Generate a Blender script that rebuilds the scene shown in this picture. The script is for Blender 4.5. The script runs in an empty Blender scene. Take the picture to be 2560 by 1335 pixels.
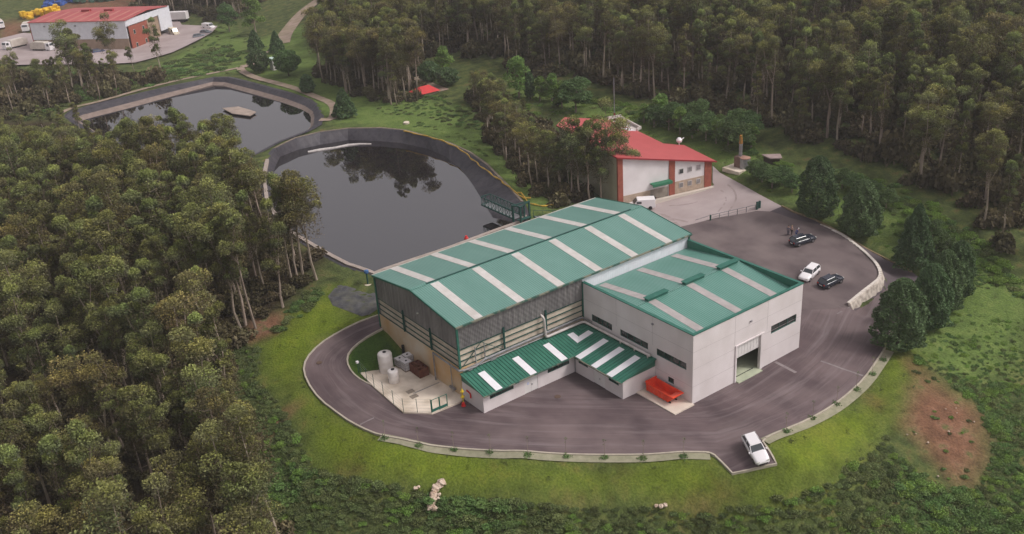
import bpy, math, random
import numpy as np
from mathutils import Vector, Matrix
from mathutils.geometry import delaunay_2d_cdt
R_ = math.radians
S = bpy.context.scene
COL = S.collection
rnd = random.Random(7)
nr = np.random.RandomState(11)

# ------------------------------------------------------------------ camera
CAM = np.array([-54.058, -109.2693, 65.763]); YAW, PITCH, ROLL, FPX = 0.95669, 0.43293, -0.06912, 2432.35
cy_, sy_, cp_, sp_ = math.cos(YAW), math.sin(YAW), math.cos(PITCH), math.sin(PITCH)
fwd = np.array([cp_*cy_, cp_*sy_, -sp_]); rgt = np.array([sy_, -cy_, 0.]); up = np.cross(rgt, fwd)
cr_, sr_ = math.cos(ROLL), math.sin(ROLL)
rg2 = cr_*rgt + sr_*up; up2 = -sr_*rgt + cr_*up
cd = bpy.data.cameras.new('camera'); cam = bpy.data.objects.new('camera', cd); COL.objects.link(cam)
cd.sensor_width = 36; cd.lens = FPX/2560*36; cd.clip_end = 4000; cd.clip_start = 1
cam.matrix_world = Matrix(((rg2[0], up2[0], -fwd[0], CAM[0]), (rg2[1], up2[1], -fwd[1], CAM[1]), (rg2[2], up2[2], -fwd[2], CAM[2]), (0, 0, 0, 1)))
S.camera = cam

# ------------------------------------------------------------------ sky, sun, exposure
w = bpy.data.worlds.new('World'); S.world = w; w.use_nodes = True
nt = w.node_tree; bg = nt.nodes['Background']
sky = nt.nodes.new('ShaderNodeTexSky'); sky.sky_type = 'NISHITA'; sky.sun_disc = False
SUN_EL, SUN_AZ = 50, 138      # azimuth measured clockwise from +Y
sky.sun_elevation = R_(SUN_EL); sky.sun_rotation = R_(SUN_AZ); sky.dust_density = 4.0; sky.air_density = 1.3
hs = nt.nodes.new('ShaderNodeHueSaturation'); hs.inputs['Saturation'].default_value = 0.12
mx = nt.nodes.new('ShaderNodeMix'); mx.data_type = 'RGBA'; mx.blend_type = 'MULTIPLY'; mx.inputs[0].default_value = 1
mx.inputs[7].default_value = (1.04, .97, 1.0, 1)
nt.links.new(sky.outputs[0], hs.inputs['Color']); nt.links.new(hs.outputs[0], mx.inputs[6]); nt.links.new(mx.outputs[2], bg.inputs[0])
bg.inputs[1].default_value = 0.12
sd = bpy.data.lights.new('sun', 'SUN'); sd.energy = 1.3; sd.angle = R_(12); sd.color = (1, .95, .9)
sun = bpy.data.objects.new('sun', sd); COL.objects.link(sun)
az = R_(SUN_AZ); el = R_(SUN_EL)
dv = Vector((math.sin(az)*math.cos(el), math.cos(az)*math.cos(el), math.sin(el)))
sun.rotation_euler = dv.to_track_quat('Z', 'Y').to_euler()
S.view_settings.view_transform = 'Standard'; S.view_settings.look = 'None'; S.view_settings.gamma = 1
S.view_settings.exposure = 0.22
S.render.engine = 'CYCLES'
S.cycles.max_bounces = 5; S.cycles.transparent_max_bounces = 4

# ------------------------------------------------------------------ helpers
def un(px, py, z=0.):
    d = (px-1280)/FPX*rg2 - (py-667.5)/FPX*up2 + fwd
    t = (z-CAM[2])/d[2]
    return CAM + t*d
def proj(p):
    q = np.asarray(p, float)-CAM; dz = q@fwd
    return 1280+FPX*(q@rg2)/dz, 667.5-FPX*(q@up2)/dz, dz

LOC = {}
def reg(o, loc=(0, 0, 0)): LOC[o.name] = Vector(loc)
def tag(o, label=None, cat=None, group=None, kind=None):
    if label: o['label'] = label
    if cat: o['category'] = cat
    if group: o['group'] = group
    if kind: o['kind'] = kind
    return o
def thing(name, label, cat, loc=(0, 0, 0), rz=0, group=None):
    o = bpy.data.objects.new(name, None); COL.objects.link(o); o.location = loc; o.rotation_euler = (0, 0, rz)
    o.empty_display_size = .3
    LOC[o.name] = Vector(loc)
    return tag(o, label, cat, group)
class MB:
    def __init__(s): s.v = []; s.f = []
    def add(s, v, f):
        n = len(s.v); s.v += [tuple(map(float, a)) for a in v]; s.f += [tuple(i+n for i in q) for q in f]; return s
    def box(s, x0, x1, y0, y1, z0, z1):
        return s.add([(x0, y0, z0), (x1, y0, z0), (x1, y1, z0), (x0, y1, z0), (x0, y0, z1), (x1, y0, z1), (x1, y1, z1), (x0, y1, z1)],
                     [(0, 3, 2, 1), (4, 5, 6, 7), (0, 1, 5, 4), (1, 2, 6, 5), (2, 3, 7, 6), (3, 0, 4, 7)])
    def hexa(s, p): # 8 points, bottom 4 then top 4
        return s.add(p, [(0, 3, 2, 1), (4, 5, 6, 7), (0, 1, 5, 4), (1, 2, 6, 5), (2, 3, 7, 6), (3, 0, 4, 7)])
    def bar(s, a, b, w, h=None, up=(0, 0, 1)):
        h = h or w; a = Vector(a); b = Vector(b); d = (b-a).normalized(); u = Vector(up)
        if abs(d.dot(u)) > .99: u = Vector((1, 0, 0))
        r = d.cross(u).normalized()*w/2; u = r.cross(d).normalized()*h/2
        return s.hexa([a-r-u, a+r-u, b+r-u, b-r-u, a-r+u, a+r+u, b+r+u, b-r+u])
    def prism(s, poly, z0, z1):
        n = len(poly); A = [(p[0], p[1], z0) for p in poly]+[(p[0], p[1], z1) for p in poly]
        return s.add(A, [tuple(range(n))[::-1], tuple(range(n, 2*n))]+[(i, (i+1) % n, n+(i+1) % n, n+i) for i in range(n)])
    def slab(s, pts, t): # polygon in 3d (top), thickness t downward
        n = len(pts); A = [(p[0], p[1], p[2]-t) for p in pts]+[tuple(p) for p in pts]
        return s.add(A, [tuple(range(n))[::-1], tuple(range(n, 2*n))]+[(i, (i+1) % n, n+(i+1) % n, n+i) for i in range(n)])
    def tube(s, pts, r, n=8, caps=True):
        pts = [Vector(p) for p in pts]; rr = r if isinstance(r, (list, tuple)) else [r]*len(pts)
        base = len(s.v); k = len(pts)
        for i, p in enumerate(pts):
            d = (pts[min(i+1, k-1)]-pts[max(i-1, 0)]).normalized()
            u = Vector((0, 0, 1)) if abs(d.z) < .9 else Vector((1, 0, 0))
            a = d.cross(u).normalized(); b = a.cross(d).normalized()
            for j in range(n):
                t = 2*math.pi*j/n; s.v.append(tuple(p+(a*math.cos(t)+b*math.sin(t))*rr[i]))
        for i in range(k-1):
            for j in range(n):
                s.f.append((base+i*n+j, base+i*n+(j+1) % n, base+(i+1)*n+(j+1) % n, base+(i+1)*n+j))
        if caps:
            s.f.append(tuple(base+j for j in range(n))[::-1]); s.f.append(tuple(base+(k-1)*n+j for j in range(n)))
        return s
    def lathe(s, c, prof, n=20):
        base = len(s.v); k = len(prof)
        for r, z in prof:
            for j in range(n):
                t = 2*math.pi*j/n; s.v.append((c[0]+r*math.cos(t), c[1]+r*math.sin(t), c[2]+z))
        for i in range(k-1):
            for j in range(n):
                s.f.append((base+i*n+j, base+i*n+(j+1) % n, base+(i+1)*n+(j+1) % n, base+(i+1)*n+j))
        s.f.append(tuple(base+j for j in range(n))[::-1]); s.f.append(tuple(base+(k-1)*n+j for j in range(n)))
        return s
    def build(s, name, m, parent=None, world=True, smooth=False, bevel=0):
        me = bpy.data.meshes.new(name)
        off = Vector((0, 0, 0))
        if parent is not None and world: off = LOC.get(parent.name, Vector((0, 0, 0)))
        vv = s.v if off.length == 0 else [(a[0]-off.x, a[1]-off.y, a[2]-off.z) for a in s.v]
        me.from_pydata(vv, [], s.f); me.materials.append(m)
        if smooth: me.polygons.foreach_set('use_smooth', [True]*len(me.polygons))
        o = bpy.data.objects.new(name, me); COL.objects.link(o)
        if parent is not None: o.parent = parent; LOC[o.name] = off
        if bevel:
            b = o.modifiers.new('bevel', 'BEVEL'); b.width = bevel; b.segments = 2; b.limit_method = 'ANGLE'
        return o
def copy_tree(o, parent=None):
    c = o.copy(); COL.objects.link(c); c.parent = parent
    for ch in list(o.children): copy_tree(ch, c)
    return c

def M(name, c1, c2=None, scale=1., rough=.8, bump=0., metal=0., spec=.4, stretch=(1, 1, 1), wave=None, c3=None, scale3=.15, wear=.5, coord='Object', detail=5, sharp=(.35, .65), objvar=0, attr=None, transl=0, wavec=None):
    m = bpy.data.materials.new(name); m.use_nodes = True; t = m.node_tree; n = t.nodes; L = t.links
    b = n['Principled BSDF']; b.inputs['Roughness'].default_value = rough; b.inputs['Metallic'].default_value = metal
    b.inputs['Specular IOR Level'].default_value = spec
    tc = n.new('ShaderNodeTexCoord'); mp = n.new('ShaderNodeMapping'); mp.inputs['Scale'].default_value = stretch
    L.new(tc.outputs[coord], mp.inputs[0])
    col = n.new('ShaderNodeRGB'); col.outputs[0].default_value = (*c1, 1); cur = col.outputs[0]
    def mix(a, cc, fac, blend='MIX'):
        x = n.new('ShaderNodeMix'); x.data_type = 'RGBA'; x.blend_type = blend
        if hasattr(fac, 'default_value'): L.new(fac, x.inputs[0])
        else: x.inputs[0].default_value = fac
        L.new(a, x.inputs[6])
        if isinstance(cc, tuple): x.inputs[7].default_value = (*cc, 1)
        else: L.new(cc, x.inputs[7])
        return x.outputs[2]
    def noise(sc, det=detail, lo=sharp[0], hi=sharp[1], src=None):
        k = n.new('ShaderNodeTexNoise'); k.inputs['Scale'].default_value = sc; k.inputs['Detail'].default_value = det
        L.new(src or mp.outputs[0], k.inputs[0])
        r = n.new('ShaderNodeMapRange'); r.inputs[1].default_value = lo; r.inputs[2].default_value = hi
        L.new(k.outputs[0], r.inputs[0]); return r.outputs[0], k.outputs[0]
    h = None
    if c2:
        f, h = noise(scale); cur = mix(cur, c2, f)
    if c3:
        f, _ = noise(scale3, 4, .5-.1, .75, tc.outputs[coord])
        mm = n.new('ShaderNodeMath'); mm.operation = 'MULTIPLY'; L.new(f, mm.inputs[0]); mm.inputs[1].default_value = wear
        cur = mix(cur, c3, mm.outputs[0])
    if attr:
        a = n.new('ShaderNodeAttribute'); a.attribute_name = attr; cur = mix(cur, a.outputs[0], 1.0, 'MULTIPLY')
    if objvar:
        oi = n.new('ShaderNodeObjectInfo'); hv = n.new('ShaderNodeHueSaturation'); L.new(cur, hv.inputs['Color'])
        for k, (lo, hi, sock) in enumerate(((  .5-.022*objvar, .5+.02*objvar, 'Hue'), (1-.35*objvar, 1+.25*objvar, 'Value'))):
            r = n.new('ShaderNodeMapRange'); r.inputs[3].default_value = lo; r.inputs[4].default_value = hi
            if k: 
                w2 = n.new('ShaderNodeMath'); w2.operation = 'FRACT'; q2 = n.new('ShaderNodeMath'); q2.operation = 'MULTIPLY'; q2.inputs[1].default_value = 7.31
                L.new(oi.outputs['Random'], q2.inputs[0]); L.new(q2.outputs[0], w2.inputs[0]); L.new(w2.outputs[0], r.inputs[0])
            else: L.new(oi.outputs['Random'], r.inputs[0])
            L.new(r.outputs[0], hv.inputs[sock])
        cur = hv.outputs[0]
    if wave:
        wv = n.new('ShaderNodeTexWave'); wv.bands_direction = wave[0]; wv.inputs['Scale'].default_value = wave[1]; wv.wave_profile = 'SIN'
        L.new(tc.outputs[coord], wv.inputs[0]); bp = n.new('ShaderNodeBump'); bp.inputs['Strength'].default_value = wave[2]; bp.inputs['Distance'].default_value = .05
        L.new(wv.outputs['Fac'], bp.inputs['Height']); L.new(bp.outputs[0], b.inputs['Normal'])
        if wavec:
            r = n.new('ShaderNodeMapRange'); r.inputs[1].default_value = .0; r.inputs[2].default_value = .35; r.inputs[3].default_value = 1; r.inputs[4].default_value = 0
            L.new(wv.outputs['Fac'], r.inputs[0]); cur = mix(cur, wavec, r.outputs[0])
    elif bump:
        bp = n.new('ShaderNodeBump'); bp.inputs['Strength'].default_value = bump; bp.inputs['Distance'].default_value = .1
        if h is None: _, h = noise(scale)
        L.new(h, bp.inputs['Height']); L.new(bp.outputs[0], b.inputs['Normal'])
    L.new(cur, b.inputs['Base Color'])
    if transl:
        tr = n.new('ShaderNodeBsdfTranslucent'); L.new(cur, tr.inputs[0]); ms = n.new('ShaderNodeMixShader'); ms.inputs[0].default_value = transl
        out = n['Material Output']; L.new(b.outputs[0], ms.inputs[1]); L.new(tr.outputs[0], ms.inputs[2]); L.new(ms.outputs[0], out.inputs[0])
    return m

# ------------------------------------------------------------------ materials
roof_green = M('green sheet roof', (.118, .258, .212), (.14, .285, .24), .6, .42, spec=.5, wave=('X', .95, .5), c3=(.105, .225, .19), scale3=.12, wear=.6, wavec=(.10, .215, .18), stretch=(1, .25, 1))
roof_green2 = M('green sheet roof annex', (.110, .262, .215), (.135, .29, .245), .5, .42, spec=.5, wave=('X', .95, .5), c3=(.085, .24, .185), scale3=.15, wear=.6, wavec=(.075, .20, .155), stretch=(1, .25, 1))
lean_green = M('deep green roof', (.03, .15, .10), (.045, .185, .125), .8, .5, c3=(.022, .11, .08), scale3=.3)
lean_rib = M('roof rib', (.018, .10, .07), (.03, .13, .09), 2, .5)
trim_green = M('green trim', (.018, .12, .085), (.03, .15, .11), 1.5, .5)
steel_green = M('dark green steel', (.012, .06, .05), (.02, .085, .07), 2, .5)
white_trim = M('pale trim', (.5, .5, .45), (.38, .36, .30), 1.2, .7)
skylight = M('old translucent sheet', (.52, .50, .46), (.60, .58, .55), .9, .5, c3=(.40, .37, .33), scale3=.5, wave=('X', .95, .2))
skylight_dirty = M('dirty translucent sheet', (.36, .33, .32), (.46, .42, .40), 1.6, .5, c3=(.26, .24, .22), scale3=.8)
white_new = M('white translucent sheet', (.80, .80, .82), (.74, .74, .76), 1, .4)
clad_grey = M('weathered grey sheet', (.27, .26, .25), (.16, .155, .155), 1.0, .6, metal=.2, stretch=(2.2, 2.2, .22), wave=('DIAGONAL', .8, .5), c3=(.10, .095, .10), scale3=.25, wear=.6)
beige_panel = M('beige panel', (.62, .55, .44), (.54, .46, .37), 1.2, .8, c3=(.42, .35, .27), scale3=.6)
concrete_wall = M('stained concrete wall', (.60, .53, .42), (.56, .40, .22), .32, .85, stretch=(1, .6, .7), c3=(.52, .30, .12), scale3=.22, wear=.9, bump=.2)
precast = M('white precast panel', (.74, .69, .685), (.69, .64, .63), .5, .8, c3=(.60, .55, .53), scale3=.3, wear=.8, stretch=(1, 1, .3))
precast_seam = M('panel joint', (.42, .38, .38), None, rough=.9)
white_clad = M('white sheet wall', (.74, .76, .80), (.66, .68, .72), 1.1, .5, wave=('X', .95, .3), c3=(.62, .63, .65), scale3=.5)
win_dark = M('dark window glass', (.012, .02, .02), (.05, .06, .055), .7, .12, spec=.8)
win_frame = M('window frame green', (.02, .10, .08), None, rough=.5)
door_white = M('white door', (.72, .70, .68), (.66, .64, .62), 1, .6)
floor_int = M('greenish shop floor', (.52, .56, .40), (.42, .46, .33), .8, .6)
pipe_grey = M('galvanised pipe', (.38, .38, .39), (.26, .26, .27), 1.5, .45, metal=.5)
pipe_white = M('pale pipe', (.62, .57, .54), (.5, .45, .42), 1.2, .5)
asphalt = M('worn asphalt', (.072, .050, .054), (.128, .092, .094), .22, .9, stretch=(1, .38, 1), c3=(.215, .165, .160), scale3=.11, wear=.8, bump=.15, detail=9, sharp=(.4, .68))
asphalt_up = M('upper yard asphalt', (.088, .067, .069), (.150, .117, .114), .22, .9, c3=(.21, .17, .16), scale3=.16, wear=.85, bump=.15, detail=10, sharp=(.38, .64), stretch=(1, .6, 1))
asphalt_new = M('dark lane asphalt', (.095, .076, .084), (.13, .105, .112), .3, .9, c3=(.085, .068, .075), scale3=.12, wear=.8, bump=.15, detail=8)
conc_yard = M('pale concrete yard', (.42, .355, .345), (.36, .30, .29), .25, .85, c3=(.26, .205, .19), scale3=.1, wear=.7, detail=8, bump=.1)
conc_pad = M('pale pad concrete', (.78, .69, .57), (.72, .63, .52), .8, .85, c3=(.36, .29, .20), scale3=.45, wear=.75, detail=8, sharp=(.3, .7))
kerb_m = M('kerb stone', (.46, .41, .33), (.38, .34, .27), 1.5, .9)
walk_m = M('path slabs', (.33, .31, .22), (.26, .25, .17), 1.8, .9, c3=(.19, .2, .11), scale3=.5, bump=.3)
track_m = M('gravel track', (.36, .27, .22), (.29, .22, .16), .6, .95, c3=(.17, .17, .08), scale3=.3, detail=8, bump=.3)
liner_m = M('black pond liner', (.030, .028, .036), (.052, .048, .058), 1.2, .6, c3=(.085, .078, .082), scale3=.5, bump=.5, wear=.6)
tan_ring = M('muddy ring', (.26, .205, .175), (.20, .155, .13), .8, .9, bump=.3)
pale_edge = M('pale rim concrete', (.40, .34, .30), (.31, .26, .22), 1, .9, bump=.3)
stone_m = M('stone retaining wall', (.66, .60, .52), (.36, .31, .26), 1.6, .95, bump=.8, detail=8)
white_paint = M('white car paint', (.82, .80, .80), None, rough=.25, spec=.6)
dark_paint = M('dark blue grey car paint', (.025, .03, .045), None, rough=.2, spec=.7)
grey_paint = M('grey car paint', (.2, .22, .25), None, rough=.25, spec=.6)
tyre_m = M('tyre', (.015, .015, .016), None, rough=.9)
rim_m = M('wheel rim', (.4, .4, .42), None, rough=.35, metal=.8)
glass_m = M('car glass', (.05, .06, .065), None, rough=.08, spec=.8)
light_m = M('lamp lens', (.55, .55, .5), None, rough=.2)
redl_m = M('red lamp lens', (.4, .02, .02), None, rough=.2)
orange_m = M('orange skip paint', (.90, .085, .03), (.8, .07, .025), 1.5, .5, c3=(.5, .035, .015), scale3=1)
plastic_w = M('white tank plastic', (.84, .80, .77), (.78, .74, .70), 1.2, .5, c3=(.5, .45, .38), scale3=.7)
ibc_w = M('tote plastic', (.72, .70, .71), (.62, .6, .6), 2, .5)
rust_m = M('rusty brown sheet', (.14, .045, .03), (.05, .02, .015), 1.6, .7, c3=(.35, .14, .08), scale3=1.5, bump=.4)
red_roof = M('red sheet roof', (.50, .105, .105), (.46, .095, .095), .4, .5, spec=.3, c3=(.42, .08, .08), scale3=.12)
red_roof2 = M('faded red roof', (.42, .085, .085), (.36, .075, .075), .3, .6, c3=(.50, .16, .14), scale3=.12)
red_trim = M('red trim', (.28, .03, .035), None, rough=.5)
brick_m = M('red brick', (.33, .095, .06), (.26, .075, .05), 2, .9, bump=.3)
cream_m = M('cream wall', (.42, .40, .28), (.37, .35, .24), .4, .9)
white_wall = M('white render', (.76, .73, .72), (.68, .65, .64), .4, .85, c3=(.6, .56, .54), scale3=.3)
stone_clad = M('beige stone cladding', (.48, .37, .28), (.38, .30, .23), 1.6, .9, bump=.3)
canopy_m = M('green canopy', (.03, .17, .09), None, rough=.6)
rollup_m = M('grey beige door', (.34, .30, .25), (.26, .23, .19), 1, .7, wave=('Z', 4, .4))
yellow_m = M('yellow hose', (.60, .38, .045), (.42, .27, .05), 2, .6)
yel_bin = M('yellow plastic', (.75, .47, .02), (.66, .38, .02), 1, .5)
blue_bin = M('blue plastic', (.04, .11, .38), (.03, .08, .28), 1, .5)
green_bin = M('dark green plastic', (.05, .12, .09), (.08, .16, .13), 1, .5)
signal_red = M('signal red', (.6, .02, .02), None, rough=.5)
signal_yel = M('signal yellow', (.7, .5, .02), None, rough=.5)
blue_m = M('blue enamel', (.05, .13, .3), None, rough=.5)
tarp_m = M('truck body cream', (.62, .57, .5), (.52, .47, .41), .8, .6)
bark_m = M('eucalyptus bark', (.38, .315, .25), (.22, .17, .13), 1.5, .9, stretch=(1, 1, .25), bump=.4, objvar=.5)
bark_d = M('dark bark', (.08, .06, .045), (.05, .04, .03), 2, .9)
leaf_euc = M('eucalyptus leaves', (.160, .162, .082), None, rough=.6, spec=.25, objvar=.7, attr='tint', transl=.25)
leaf_far = leaf_euc
leaf_con = M('cypress leaves', (.102, .165, .070), None, rough=.7, spec=.2, objvar=.5, attr='tint', transl=.1)
leaf_light = M('fresh deciduous leaves', (.19, .30, .075), None, rough=.6, spec=.25, objvar=.5, attr='tint', transl=.3)
leaf_mid = M('mid green leaves', (.115, .19, .065), None, rough=.6, spec=.25, objvar=.6, attr='tint', transl=.25)
leaf_scrub = M('bramble leaves', (.118, .152, .064), None, rough=.7, spec=.2, objvar=.8, attr='tint', transl=.2)
leaf_under = M('understory leaves', (.098, .085, .056), None, rough=.7, spec=.2, objvar=1.0, attr='tint', transl=.2)

# ------------------------------------------------------------------ terrain height
CP = [(1200,1060,0),(1500,1100,0),(1800,1100,0),(1700,1050,0),(1900,1000,0),(2100,900,0),(2150,830,.0),(2040,860,0),(1450,950,0),
 (1000,1080,0),(850,1020,.15),(780,930,.6),(775,890,.9),(850,835,1.6),(950,805,2.35),(870,930,.35),(905,945,.2),(1650,1110,0),(1400,1100,0),
 (1980,1180,-.3),(1700,1160,-.2),(1300,1155,-.2),(1000,1120,-.1),(1100,1220,-2.3),(1600,1255,-2.5),(2000,1250,-2.5),(2200,1100,-2.2),
 (1100,1335,-5),(1700,1335,-5),(2200,1335,-5.5),(2500,1335,-7),(700,950,-.2),(700,1050,-1.6),(650,1200,-4.5),(400,1335,-7),(0,1335,-8),(300,1100,-5),(300,900,-2),
 (620,850,.2),(700,790,1.8),(780,735,3),(825,645,4),(500,700,1.5),(0,900,-4),(0,600,0),(0,400,3.5),(300,480,3.5),(560,430,4.3),
 (905,322,5),(1060,340,5),(1170,375,5),(1250,450,4.8),(1292,490,4.5),(700,362,5),(690,560,4.3),(870,742,3.3),(920,712,3.9),
 (1350,520,4.0),(1420,500,3.2),(1480,480,2.6),
 (170,285,5.2),(350,235,5.2),(530,193,5.2),(660,215,5.2),(800,290,5.2),(760,325,5.1),(400,400,4.5),(250,340,4.8),
 (240,200,4.5),(400,170,4),(50,150,3),(200,140,3),(430,130,3),(520,80,3.5),(560,110,4.5),(300,130,2.6),(20,100,3.5),(250,10,5),(560,20,6),
 (740,70,6),(650,180,5.4),(900,280,5.1),(1000,290,5.2),(1100,230,6),(1300,230,6.5),(1450,280,5.5),(950,200,5.5),
 (1850,430,3.8),(1900,400,4.6),(2000,400,5),(1700,330,5),(1600,280,5.6),
 (2000,200,9),(1600,150,9),(2300,300,8),(2560,200,9),(2560,0,16),(1900,0,16),(1300,0,14),(900,0,11),
 (1640,520,1.6),(1700,500,1.9),(1780,480,2.1),(1850,500,2.6),(1900,515,2.7),(1800,440,3.0),(1560,505,2.0),
 (1760,560,1.7),(1900,560,2.0),(2020,600,1.7),(2075,700,.8),(2140,700,1.0),(2100,590,1.9),(2125,772,.15),(2180,665,1.2),(1960,535,2.9),
 (2290,690,.1),(2240,650,.5),(2180,615,.9),(2110,580,1.7),(2040,548,2.5),(2230,740,-.3),(2200,800,-.1),
 (2100,480,4),(2300,560,3),(2400,700,.8),(2250,900,-.4),(2300,1000,-1.5),(2400,1100,-3),(2560,1000,-3.5),(2560,700,.5),(2560,500,4)]
CW = [(un(a, b, z)[0], un(a, b, z)[1], z) for a, b, z in CP] + [(20,-20,0),(30,-30,0),(10,-20,0),(0,-20,0),(0,-13,.1),(0,-6.5,.6),(0,0,2.35),(20,-5,2),(38,-39,0),
 (40,-22,1.2),(41,-8,1.6),(5,10,3.9),(20,10,3.9),(36,9,3.9),(-7,-12,.05),(15,-27,0),(42,2,2.6),(43,12,3.4)]
CW = np.array(CW); X0 = CW[:, :2].mean(0); SC = 100.
A_ = (CW[:, :2]-X0)/SC
def _k(r2): return np.where(r2 > 1e-12, r2*np.log(np.maximum(r2, 1e-12)), 0)
n_ = len(A_); K = _k(((A_[:, None]-A_[None])**2).sum(-1)) + np.eye(n_)*2e-4
Pm = np.hstack([np.ones((n_, 1)), A_]); Q = np.zeros((n_+3, n_+3)); Q[:n_, :n_] = K; Q[:n_, n_:] = Pm; Q[n_:, :n_] = Pm.T
WS = np.linalg.solve(Q, np.concatenate([CW[:, 2], np.zeros(3)]))
def H(xy):
    xy = np.atleast_2d(np.asarray(xy, float)); out = np.empty(len(xy))
    for i in range(0, len(xy), 20000):
        p = (xy[i:i+20000]-X0)/SC
        z = _k(((p[:, None]-A_[None])**2).sum(-1))@WS[:n_] + WS[n_] + p@WS[n_+1:]
        d = np.linalg.norm(xy[i:i+20000]-np.array([60., 60.]), axis=1)
        t = np.clip((d-260)/200, 0, 1); out[i:i+20000] = np.clip(z, -14, 24)*(1-t) + 14*t*1.0
    return out
DIP = None
_H0 = H
def H(xy):
    z = _H0(xy)
    if DIP is None: return z
    xy = np.atleast_2d(np.asarray(xy, float)); nr_ = (np.abs(xy[:, 0]-60) < 25) & (np.abs(xy[:, 1]+30) < 25); i = np.where(nr_)[0]
    if len(i):
        q = xy[i]; ln = np.array(DIP[0]); D = np.linalg.norm(q[:, None]-ln[None], axis=2); d = D.min(1); f = D.argmin(1)/(len(ln)-1); out = ~inside(DIP[1], q)
        g_ = np.clip((1-f)*2.2, 0, 1)*np.clip((q[:, 0]-52.6)/2.5, 0, 1); z[i] -= np.where(out, 1.25*np.clip((d-.25)/.9, 0, 1)*np.exp(-(d/6.)**2)*g_, 0)
    return z
def h1(x, y): return float(H([(x, y)])[0])
def P(px, py, dz=0.):
    z = 1.5
    for _ in range(14):
        p = un(px, py, z+dz); z = .5*z + .5*h1(p[0], p[1])
    return Vector((p[0], p[1], z))
def PW(lst): # mixed list: 2-tuples are read through the survey of the photograph, 3-tuples ('w', x, y) are plan coordinates
    out = []
    for q in lst:
        if q[0] == 'w': out.append((q[1], q[2]))
        else:
            v = P(*q); out.append((v.x, v.y))
    return out
def smooth_poly(p, closed=True, it=2):
    p = [np.array(a, float) for a in p]
    for _ in range(it):
        q = []; n = len(p)
        for i in range(n if closed else n-1):
            a, b = p[i], p[(i+1) % n]; q += [a*.75+b*.25, a*.25+b*.75]
        if not closed: q = [p[0]]+q+[p[-1]]
        p = q
    return [tuple(a) for a in p]
def inside(poly, pts):
    poly = np.array(poly); x, y = pts[:, 0], pts[:, 1]; r = np.zeros(len(pts), bool); j = len(poly)-1
    for i in range(len(poly)):
        xi, yi = poly[i]; xj, yj = poly[j]
        c = ((yi > y) != (yj > y)) & (x < (xj-xi)*(y-yi)/((yj-yi) if yj != yi else 1e-9)+xi)
        r ^= c; j = i
    return r
def edist(poly, pts, closed=True):
    poly = np.array(poly); d = np.full(len(pts), 1e9); n = len(poly)
    for i in range(n if closed else n-1):
        a = poly[i]; b = poly[(i+1) % n]; ab = b-a; t = np.clip(((pts-a)@ab)/max(ab@ab, 1e-9), 0, 1)
        d = np.minimum(d, np.linalg.norm(pts-(a+t[:, None]*ab), axis=1))
    return d
def sdist(poly, pts):
    d = edist(poly, pts); return np.where(inside(poly, pts), d, -d)
def sheet(name, poly, mat, off, step=2.0, kind='structure', z=None):
    poly = [tuple(map(float, a)) for a in poly]; a = np.array(poly)
    # densify border
    B = []
    for i in range(len(poly)):
        p, q = np.array(poly[i]), np.array(poly[(i+1) % len(poly)]); k = max(1, int(np.linalg.norm(q-p)/step))
        B += [tuple(p+(q-p)*t/k) for t in range(k)]
    gx, gy = np.meshgrid(np.arange(a[:, 0].min(), a[:, 0].max(), step), np.arange(a[:, 1].min(), a[:, 1].max(), step))
    g = np.stack([gx.ravel(), gy.ravel()], 1); g = g[sdist(B, g) > step*.4]
    vs = [Vector(b) for b in B]+[Vector(b) for b in g]; nb = len(B)
    vo, eo, fo, *_ = delaunay_2d_cdt(vs, [], [list(range(nb))], 1, 1e-4)
    xy = np.array([(v.x, v.y) for v in vo]); zz = H(xy)+off if z is None else np.full(len(xy), z)
    mb = MB(); mb.v = [(x, y, c) for (x, y), c in zip(xy, zz)]; mb.f = [tuple(f) for f in fo]
    o = mb.build(name, mat, smooth=True); tag(o, kind=kind)
    if o.data.polygons and sum(p.normal.z for p in o.data.polygons) < 0: o.data.flip_normals()
    return o
def ribbon(name, line, width, mat, off, height=0., side=0, kind='structure', z=None, smooth=False):
    """a strip following a plan line; height > 0 makes a solid kerb"""
    L = [np.array(p, float) for p in line]; n = len(L); A = []; Bq = []
    for i in range(n):
        d = L[min(i+1, n-1)]-L[max(i-1, 0)]; d /= np.linalg.norm(d)+1e-9; nn = np.array([-d[1], d[0]])
        A.append(L[i]+nn*(width/2+side)); Bq.append(L[i]-nn*(width/2-side))
    za = H(A)+off; zb = H(Bq)+off
    if z is not None: za = zb = np.full(n, z)
    mb = MB()
    for i in range(n):
        zt = max(za[i], zb[i]) if height else None
        if height: mb.v += [(*A[i], zt+height), (*Bq[i], zt+height), (*A[i], zt-.4), (*Bq[i], zt-.4)]
        else: mb.v += [(*A[i], za[i]), (*Bq[i], zb[i])]
    for i in range(n-1):
        if height:
            a = 4*i; b = a+4; mb.f += [(a, b, b+1, a+1), (a, a+2, b+2, b), (a+1, b+1, b+3, a+3)]
        else: mb.f.append((2*i, 2*i+2, 2*i+3, 2*i+1))
    if height: mb.f += [(0, 1, 3, 2), (4*n-4, 4*n-2, 4*n-1, 4*n-3)]
    o = mb.build(name, mat)
    if kind: tag(o, kind=kind)
    return o
def resample(line, step):
    out = [np.array(line[0], float)]
    for a, b in zip(line[:-1], line[1:]):
        a = np.array(a, float); b = np.array(b, float); k = max(1, int(round(np.linalg.norm(b-a)/step)))
        out += [a+(b-a)*t/k for t in range(1, k+1)]
    return out

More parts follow.
